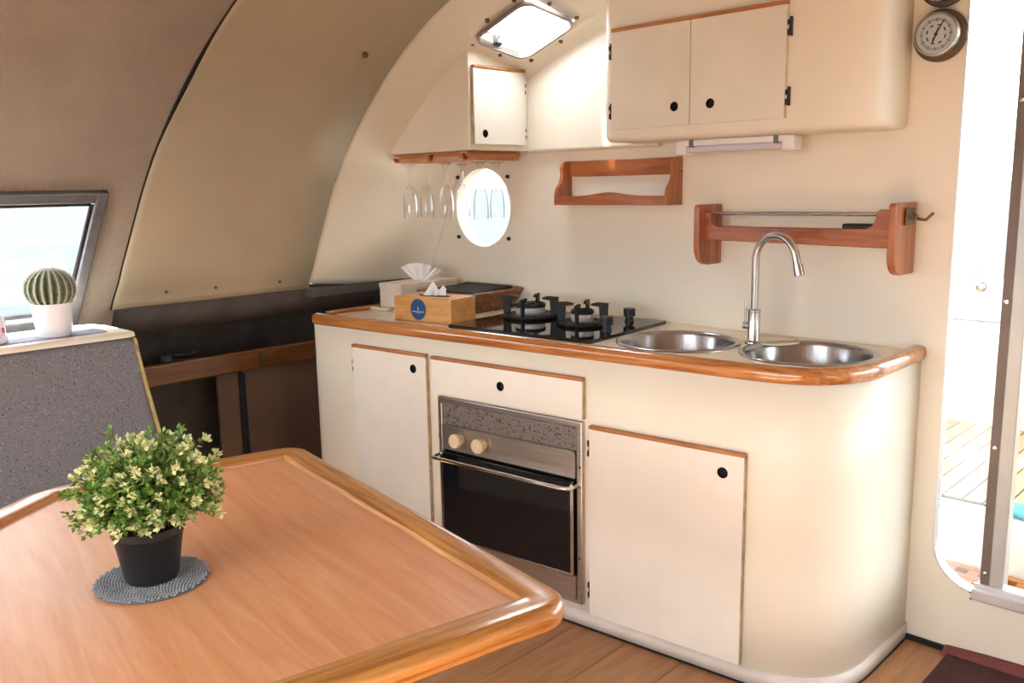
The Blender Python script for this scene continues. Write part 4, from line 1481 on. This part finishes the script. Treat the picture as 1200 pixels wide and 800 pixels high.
# ------------------------------------------------------------------ barometer and clock
def dial(name, label, cat, c, hands):
    t = thing(name, label, cat, (c[0], D, c[1]))
    def disc(prof, mat, nm, **kw):
        bm = nb(); lathe(bm, prof, 48); return obj(nm, bm, mat, t, (0, 0, 0), (PI / 2, 0, 0), **kw)
    disc([(0.066, 0.0005), (0.070, 0.004), (0.070, 0.012), (0.062, 0.018), (0.0005, 0.018)], 'clockwood', 'backplate')
    disc([(0.0585, 0.018), (0.0585, 0.040), (0.0575, 0.047), (0.0535, 0.048), (0.052, 0.042)], 'brass', 'case')
    dl = disc([(0.0525, 0.041), (0.0005, 0.0412)], 'dial', 'dial')
    bm = nb()
    for k in range(60):
        a = 2 * PI * k / 60
        L, wd = (0.006, 0.0006) if k % 5 else (0.009, 0.0012)
        box(bm, -wd, wd, -0.0422, -0.0414, 0.036 if k % 5 else 0.034, (0.036 if k % 5 else 0.034) + L, Matrix.Rotation(a, 4, 'Y'))
    for k in range(8):
        a = 2 * PI * k / 8 + 0.3
        box(bm, -0.005, 0.005, -0.0422, -0.0414, 0.023, 0.0265, Matrix.Rotation(a, 4, 'Y'))
    obj('scale_marks', bm, 'ink', dl, (0, 0, 0), (-PI / 2, 0, 0))
    for a, L, wd in hands:
        bm = nb(); box(bm, -wd, wd, -0.0436, -0.0426, -0.018, L, Matrix.Rotation(R(a), 4, 'Y')); obj('needle', bm, 'ink', dl, (0, 0, 0), (-PI / 2, 0, 0))
    bm = nb(); lathe(bm, [(0.0005, 0.046), (0.004, 0.0455), (0.0045, 0.042)], 14); obj('hub', bm, 'ink', dl)
    bm = nb(); plate(bm, circ(0, 0, 0.053, 40), [], 0.001, lambda a, b, d: (a, -0.0465 + d, b)); obj('glass', bm, 'clear', t)
    return t
q = at(1103, 42, 1, D)
dial('barometer', 'round brass-cased barometer on a dark base beside the door', 'barometer', (q.x, q.z), ((28, 0.038, 0.0014), (200, 0.026, 0.002)))
dial('wall_clock', 'round dark-based instrument above the barometer, cut off by the frame', 'clock', (q.x + 0.006, q.z + 0.1435), ((60, 0.036, 0.0012), (300, 0.026, 0.0016)))

# ------------------------------------------------------------------ doormat
mt = thing('doormat', 'dark maroon doormat on the floor below the door sill', 'mat', (-0.77, 2.20, 0))
bm = nb(); box(bm, 0.015, 0.88, 0.0, 0.43, 0.0005, 0.010); obj('pile', bm, 'mat', mt)
bm = nb()
loft(bm, [[(x, 0.425, 0.0005), (x, 0.463, 0.0005), (x, 0.463, 0.02 + 0.012 * math.sin(PI * min(1, (x) / 0.5))), (x, 0.445, 0.022 + 0.012 * math.sin(PI * min(1, x / 0.5))), (x, 0.43, 0.012)] for x in [0.0 + 0.88 * i / 16 for i in range(17)]])
obj('border', bm, 'matedge', mt, smooth=40)

# ------------------------------------------------------------------ table
TZ = 0.745
TP = [(-0.845, 1.026), (-1.957, 1.224), (-2.112, 0.640), (-1.88, 0.28), (-1.2, 0.14), (-0.998, 0.26)]
tcx, tcy = -1.5, 0.7
tbl = thing('saloon_table', 'large wooden saloon table with raised oak edging in the foreground', 'table', (tcx, tcy, 0), R(-10))
ca, sa = math.cos(R(10)), math.sin(R(10))
def tl(x, y):
    dx, dy = x - tcx, y - tcy
    return (dx * ca - dy * sa, dx * sa + dy * ca)
TL = [tl(*p) for p in TP]
IN_ = inset(TL, 0.069)
MI = inset(TL, 0.020)
bm = nb()
prism(bm, inset(TL, 0.03), TZ - 0.045, TZ - 0.012)
obj('top', bm, 'table', tbl)
nT = len(TL)
for i in range(nT):
    j = (i + 1) % nT
    a, b = Vector(TL[i]), Vector(TL[j])
    ang = math.atan2(b.y - a.y, b.x - a.x)
    def lc(p):
        d = Vector(p) - a
        return (d.x * math.cos(-ang) - d.y * math.sin(-ang), d.x * math.sin(-ang) + d.y * math.cos(-ang))
    SEC = ((0.10, -0.040), (0.03, -0.036), (0.0, -0.026), (0.0, -0.015), (0.05, -0.006), (0.14, -0.001), (0.26, 0.0), (0.86, 0.0), (0.95, -0.003), (1.0, -0.012), (1.0, -0.024), (0.9, -0.039))
    L_ = (b - a).length
    def sect(o_, i_):
        dv = i_ - o_
        return [(o_.x + dv.x * q_, o_.y + dv.y * q_, z_) for q_, z_ in SEC]
    i0, i1 = Vector(lc(IN_[i])), Vector(lc(IN_[j]))
    rc = 0.06
    o0, o1 = Vector((0, 0)), Vector((L_, 0))
    rows = []
    f_ = 0.293
    rows.append(sect(o0 + i0 * (f_ * rc / max(0.02, i0.y)), i0))
    for q_ in (0.5, 0.75, 1.0):
        rows.append(sect(Vector((max(q_ * rc, 0), rc - math.sqrt(rc * rc - (rc - q_ * rc) ** 2))), i0 + Vector((0.0004 * q_, 0))))
    for q_ in (1.0, 0.75, 0.5):
        rows.append(sect(Vector((L_ - q_ * rc, rc - math.sqrt(rc * rc - (rc - q_ * rc) ** 2))), i1 - Vector((0.0004 * q_, 0))))
    d1_ = i1 - o1
    rows.append(sect(o1 + d1_ * (f_ * rc / max(0.02, i1.y)), i1))
    bm = nb()
    loft(bm, rows)
    obj('edge_rail', bm, 'oak', tbl, (a.x, a.y, TZ), (0, 0, ang), smooth=40)
bm = nb()
lathe(bm, [(0.0005, 0.0), (0.22, 0.0), (0.22, 0.02), (0.06, 0.045), (0.05, 0.06), (0.05, TZ - 0.09), (0.14, TZ - 0.06), (0.14, TZ - 0.045)], 36)
obj('pedestal', bm, 'alu', tbl, (0, -0.03, 0))

# coaster
CX, CY = -1.463, 0.606
CZ = TZ - 0.012
co = thing('coaster', 'round grey woven cord mat under the potted plant', 'coaster', (CX, CY, CZ), R(28))
bm = nb()
lathe(bm, [(0.0005, 0.0005), (0.093, 0.0005), (0.094, 0.002), (0.093, 0.004), (0.0005, 0.004)], 48)
obj('backing', bm, 'beaddark', co)
bm = nb()
st_ = 0.0082
n = int(0.094 / st_)
for i in range(-n, n + 1):
    y = i * st_
    half = math.sqrt(max(0, 0.0945 ** 2 - y * y))
    x = -half + (0.0031 if i % 2 else 0)
    while x < half:
        vs_ = [bm.verts.new((x + dx * 0.0028, y + dy * 0.0037, 0.004 + dz * 0.0042)) for dx, dy, dz in ((1, 0, 0), (0.3, 1, 0), (-1, 0, 0), (-0.3, -1, 0), (0, 0, 1))]
        for a in range(4):
            bm.faces.new((vs_[a], vs_[(a + 1) % 4], vs_[4]))
        x += 0.0062
obj('cord_rows', bm, 'bead', co, smooth=0, kind='stuff')

# potted plant
pp = thing('potted_plant', 'bushy variegated plant in a black plastic pot on the table', 'plant', (CX, CY, CZ + 0.0072))
PH = 0.098
bm = nb()
lathe(bm, [(0.0005, 0.0), (0.0425, 0.0), (0.0445, 0.003), (0.0575, PH - 0.016), (0.0605, PH - 0.014), (0.062, PH), (0.058, PH), (0.056, PH - 0.012), (0.0005, PH - 0.014)], 40)
obj('pot', bm, 'potblack', pp, smooth=50)
bm = nb(); lathe(bm, [(0.056, PH - 0.011), (0.0005, PH - 0.006)], 28); obj('soil', bm, 'soil', pp)
rg = random.Random(21)
bs, bl, bt = nb(), nb(), nb()
def leaf(bm, p, d, L, W, rgx):
    d = d.normalized()
    s, u = frame_of(d)
    a = rgx.uniform(-0.9, 0.9)
    s2 = s * math.cos(a) + u * math.sin(a)
    u2 = u * math.cos(a) - s * math.sin(a)
    v = [bm.verts.new(q) for q in (p, p + d * L * 0.55 + s2 * W + u2 * W * 0.35, p + d * L + u2 * L * 0.1, p + d * L * 0.55 - s2 * W + u2 * W * 0.35, p + d * L * 0.5 - u2 * 0.0)]
    bm.faces.new((v[0], v[1], v[4])); bm.faces.new((v[1], v[2], v[4])); bm.faces.new((v[2], v[3], v[4])); bm.faces.new((v[3], v[0], v[4]))
cen_ = Vector((0.004, 0.004, PH + 0.048))
nst = 210
for k in range(nst):
    # direction over an upper dome, fibonacci
    zf = 1 - 1.42 * (k + 0.5) / nst
    ph = k * 2.39996
    rr = math.sqrt(max(0, 1 - zf * zf))
    dirv = Vector((rr * math.cos(ph), rr * math.sin(ph), zf))
    reach = rg.uniform(0.72, 1.03) * (1 + 0.22 * noise.noise(dirv * 2.3 + Vector((3, 1, 7))))
    tip = cen_ + Vector((dirv.x * 0.128, dirv.y * 0.128, dirv.z * (0.112 if dirv.z > 0 else 0.080))) * reach
    b0 = Vector((rg.uniform(-0.03, 0.03), rg.uniform(-0.03, 0.03), PH - 0.008))
    mid_ = (b0 + tip) / 2 + Vector((0, 0, 0.028))
    pts = [b0 * (1 - t) ** 2 + mid_ * 2 * t * (1 - t) + tip * t * t for t in [i / 6 for i in range(7)]]
    tube(bs, pts, 0.0011, 4, radii=[0.0016 - 0.0001 * i for i in range(7)])
    pale = rg.random() < 0.55
    nl = 24
    for q in range(nl):
        t = 0.35 + 0.65 * q / (nl - 1)
        p = b0 * (1 - t) ** 2 + mid_ * 2 * t * (1 - t) + tip * t * t
        tg = (2 * (1 - t) * (mid_ - b0) + 2 * t * (tip - mid_)).normalized()
        s, u = frame_of(tg)
        a = q * 2.4 + k
        d = (s * math.cos(a) + u * math.sin(a)) * rg.uniform(0.7, 1.0) + tg * rg.uniform(0.3, 0.8)
        leaf(bt if (pale and t > 0.88 and rg.random() < 0.5) else bl, p, d, rg.uniform(0.010, 0.0155), rg.uniform(0.0036, 0.0052), rg)
    for q in range(13 if pale else 7):
        a = q * 2.4 + k
        s, u = frame_of(tg)
        sp_ = 0.25 + 0.75 * rg.random()
        d = (s * math.cos(a) + u * math.sin(a)) * sp_ + tg * (1.15 - sp_ * 0.7)
        leaf(bt if pale else bl, tip + Vector((rg.uniform(-1, 1), rg.uniform(-1, 1), rg.uniform(-1, 1))) * 0.005, d, rg.uniform(0.008, 0.0125), rg.uniform(0.0034, 0.0048), rg)
obj('stems', bs, 'stem', pp, kind='stuff')
obj('foliage', bl, 'leaf', pp, smooth=0, kind='stuff')
obj('pale_tips', bt, 'tip', pp, smooth=0, kind='stuff', label='creamy yellow leaf tips')

# ------------------------------------------------------------------ settee
se = thing('settee', 'grey speckled settee back with cream ledge on top below the left window', 'sofa', (-2.78, 0.6, 0))
YE = 1.168 - 0.6
bm = nb()
face = [(0.205, 0.40), (0.150, 0.60), (0.055, 0.80), (0.012, 0.905), (0.006, 0.935), (-0.004, 0.947), (-0.02, 0.951), (-0.06, 0.945), (-0.06, 0.40)]
def endround(bm, prof, y0, y1, r):
    rings = [[(x, y0, z) for x, z in prof]]
    cx = sum(p[0] for p in prof) / len(prof); cz = sum(p[1] for p in prof) / len(prof)
    for a in (0, 30, 60, 90):
        y = y1 - r + r * math.sin(R(a))
        s = r * (1 - math.cos(R(a)))
        rings.append([(x + (cx - x) / max(0.05, abs(cx - x)) * min(s, abs(cx - x)) * 0.7, y, z + (cz - z) / max(0.05, abs(cz - z)) * min(s, abs(cz - z)) * 0.7) for x, z in prof])
    loft(bm, rings)
endround(bm, face, -2.6, YE, 0.03)
obj('back_cushion', bm, 'fabric', se, smooth=50)
bm = nb()
prof = [(0.002, 0.951), (0.001, 0.961), (-0.006, 0.968), (-0.018, 0.970), (-0.30, 0.966), (-0.31, 0.956), (-0.31, 0.90), (-0.062, 0.90), (-0.062, 0.946), (-0.03, 0.9525), (-0.012, 0.951)]
endround(bm, prof, -2.6, YE + 0.012, 0.045)
obj('top_ledge', bm, 'cushion_white', se, smooth=50)
bm = nb()
lo = rrect(-0.275, -0.04, -2.5, YE - 0.06, 0.03)
plate(bm, lo, [], 0.003, lambda a, b, d: (a, b, 0.9685 + d))
obj('nonslip_mat', bm, 'greymat', se, rot=(0, 0, 0), label='grey non-slip mat on the ledge')
bm = nb()
box(bm, -0.31, -0.061, -2.6, YE - 0.002, 0.0, 0.905)
obj('backing', bm, 'felt', se)
bm = nb()
loft(bm, [[(x + 0.003, y, z) for x, z in face[:6]] + [(x - 0.012, y, z) for x, z in face[:6]][::-1] for y in (YE - 0.006, YE + 0.003)])
obj('end_piping', bm, 'yellowedge', se, smooth=40)
bm = nb()
box(bm, -0.05, 0.60, -2.6, YE - 0.01, 0.30, 0.44)
obj('seat_cushion', bm, 'fabric', se, bevel=0.03, seg=4)
bm = nb()
box(bm, -0.05, 0.56, -2.6, YE - 0.02, 0.0, 0.30)
obj('seat_base', bm, 'gelcoat', se)

# cactus
cq = at(63, 404, 2, 0.970)
cp_ = thing('potted_cactus', 'round ribbed cactus in a white ceramic pot on the settee ledge', 'plant', (-2.885, at(63, 380, 0, -2.885).y, 0.970))
PHc = 0.103
bm = nb()
lathe(bm, [(0.0005, 0.0), (0.044, 0.0), (0.047, 0.004), (0.053, 0.04), (0.0585, PHc - 0.006), (0.0575, PHc), (0.055, PHc), (0.054, PHc - 0.01), (0.0005, PHc - 0.012)], 44)
obj('pot', bm, 'ceramic', cp_, smooth=50)
bm = nb()
NR = 20
n = NR * 8
rings = []
RC, HC = 0.070, 0.060
for i in range(1, 24):
    th = PI * i / 24
    rr = []
    for k in range(n):
        a = 2 * PI * k / n
        rib = math.cos(NR * a)
        rad = RC * (1 + 0.085 * (rib - 0.6) * math.sin(th) ** 0.5)
        rr.append((rad * math.sin(th) ** 0.9 * math.cos(a), rad * math.sin(th) ** 0.9 * math.sin(a), HC * 1.0 * math.cos(th)))
    rings.append(rr)
loft(bm, rings)
bd = obj('cactus_body', bm, 'cactus', cp_, (0, 0, PHc + 0.043), smooth=60)
bm = nb()
rg = random.Random(9)
for r_ in range(NR):
    a = 2 * PI * r_ / NR
    for i in range(24):
        th = PI * (1.2 + i * 0.82) / 24
        rad = RC * 1.032
        p = Vector((rad * math.sin(th) ** 0.9 * math.cos(a), rad * math.sin(th) ** 0.9 * math.sin(a), HC * math.cos(th)))
        nrm = Vector((p.x, p.y, p.z * 1.3)).normalized()
        s, u = frame_of(nrm)
        for q in range(7):
            ang = 2 * PI * q / 7 + rg.uniform(-0.3, 0.3)
            d = (nrm * rg.uniform(0.3, 0.9) + (s * math.cos(ang) + u * math.sin(ang)) * 0.9).normalized()
            L = rg.uniform(0.008, 0.013)
            e = d.cross(nrm).normalized() * 0.0008
            v = [bm.verts.new(x_) for x_ in (p - e, p + e, p + d * L)]
            bm.faces.new(v)
obj('spines', bm, 'spine', bd, smooth=0, kind='stuff')

# small flowered pot at the left edge of the photo
fp = thing('flowered_pot', 'small white pot with pink flower print left of the cactus, cut off by the frame', 'pot', (-2.87, at(-10, 390, 0, -2.87).y, 0.970))
bm = nb()
lathe(bm, [(0.0005, 0.0), (0.032, 0.0), (0.040, 0.006), (0.042, 0.018), (0.036, 0.026)], 32); obj('saucer', bm, 'ceramic', fp, smooth=50)
bm = nb()
lathe(bm, [(0.030, 0.020), (0.037, 0.03), (0.037, 0.07), (0.033, 0.085), (0.024, 0.095), (0.0005, 0.096)], 32); obj('body', bm, 'ceramic', fp, smooth=50)
for k in range(9):
    a = 2 * PI * k / 9
    bm = nb()
    lathe(bm, [(0.0005, 0.0015), (0.007, 0.001), (0.009, 0.0)], 8)
    z = 0.042 if k % 2 else 0.062
    obj('flower', bm, 'pink', fp, (0.037 * math.cos(a), 0.037 * math.sin(a), z), (0, PI / 2, a))
bpy.context.view_layer.update()
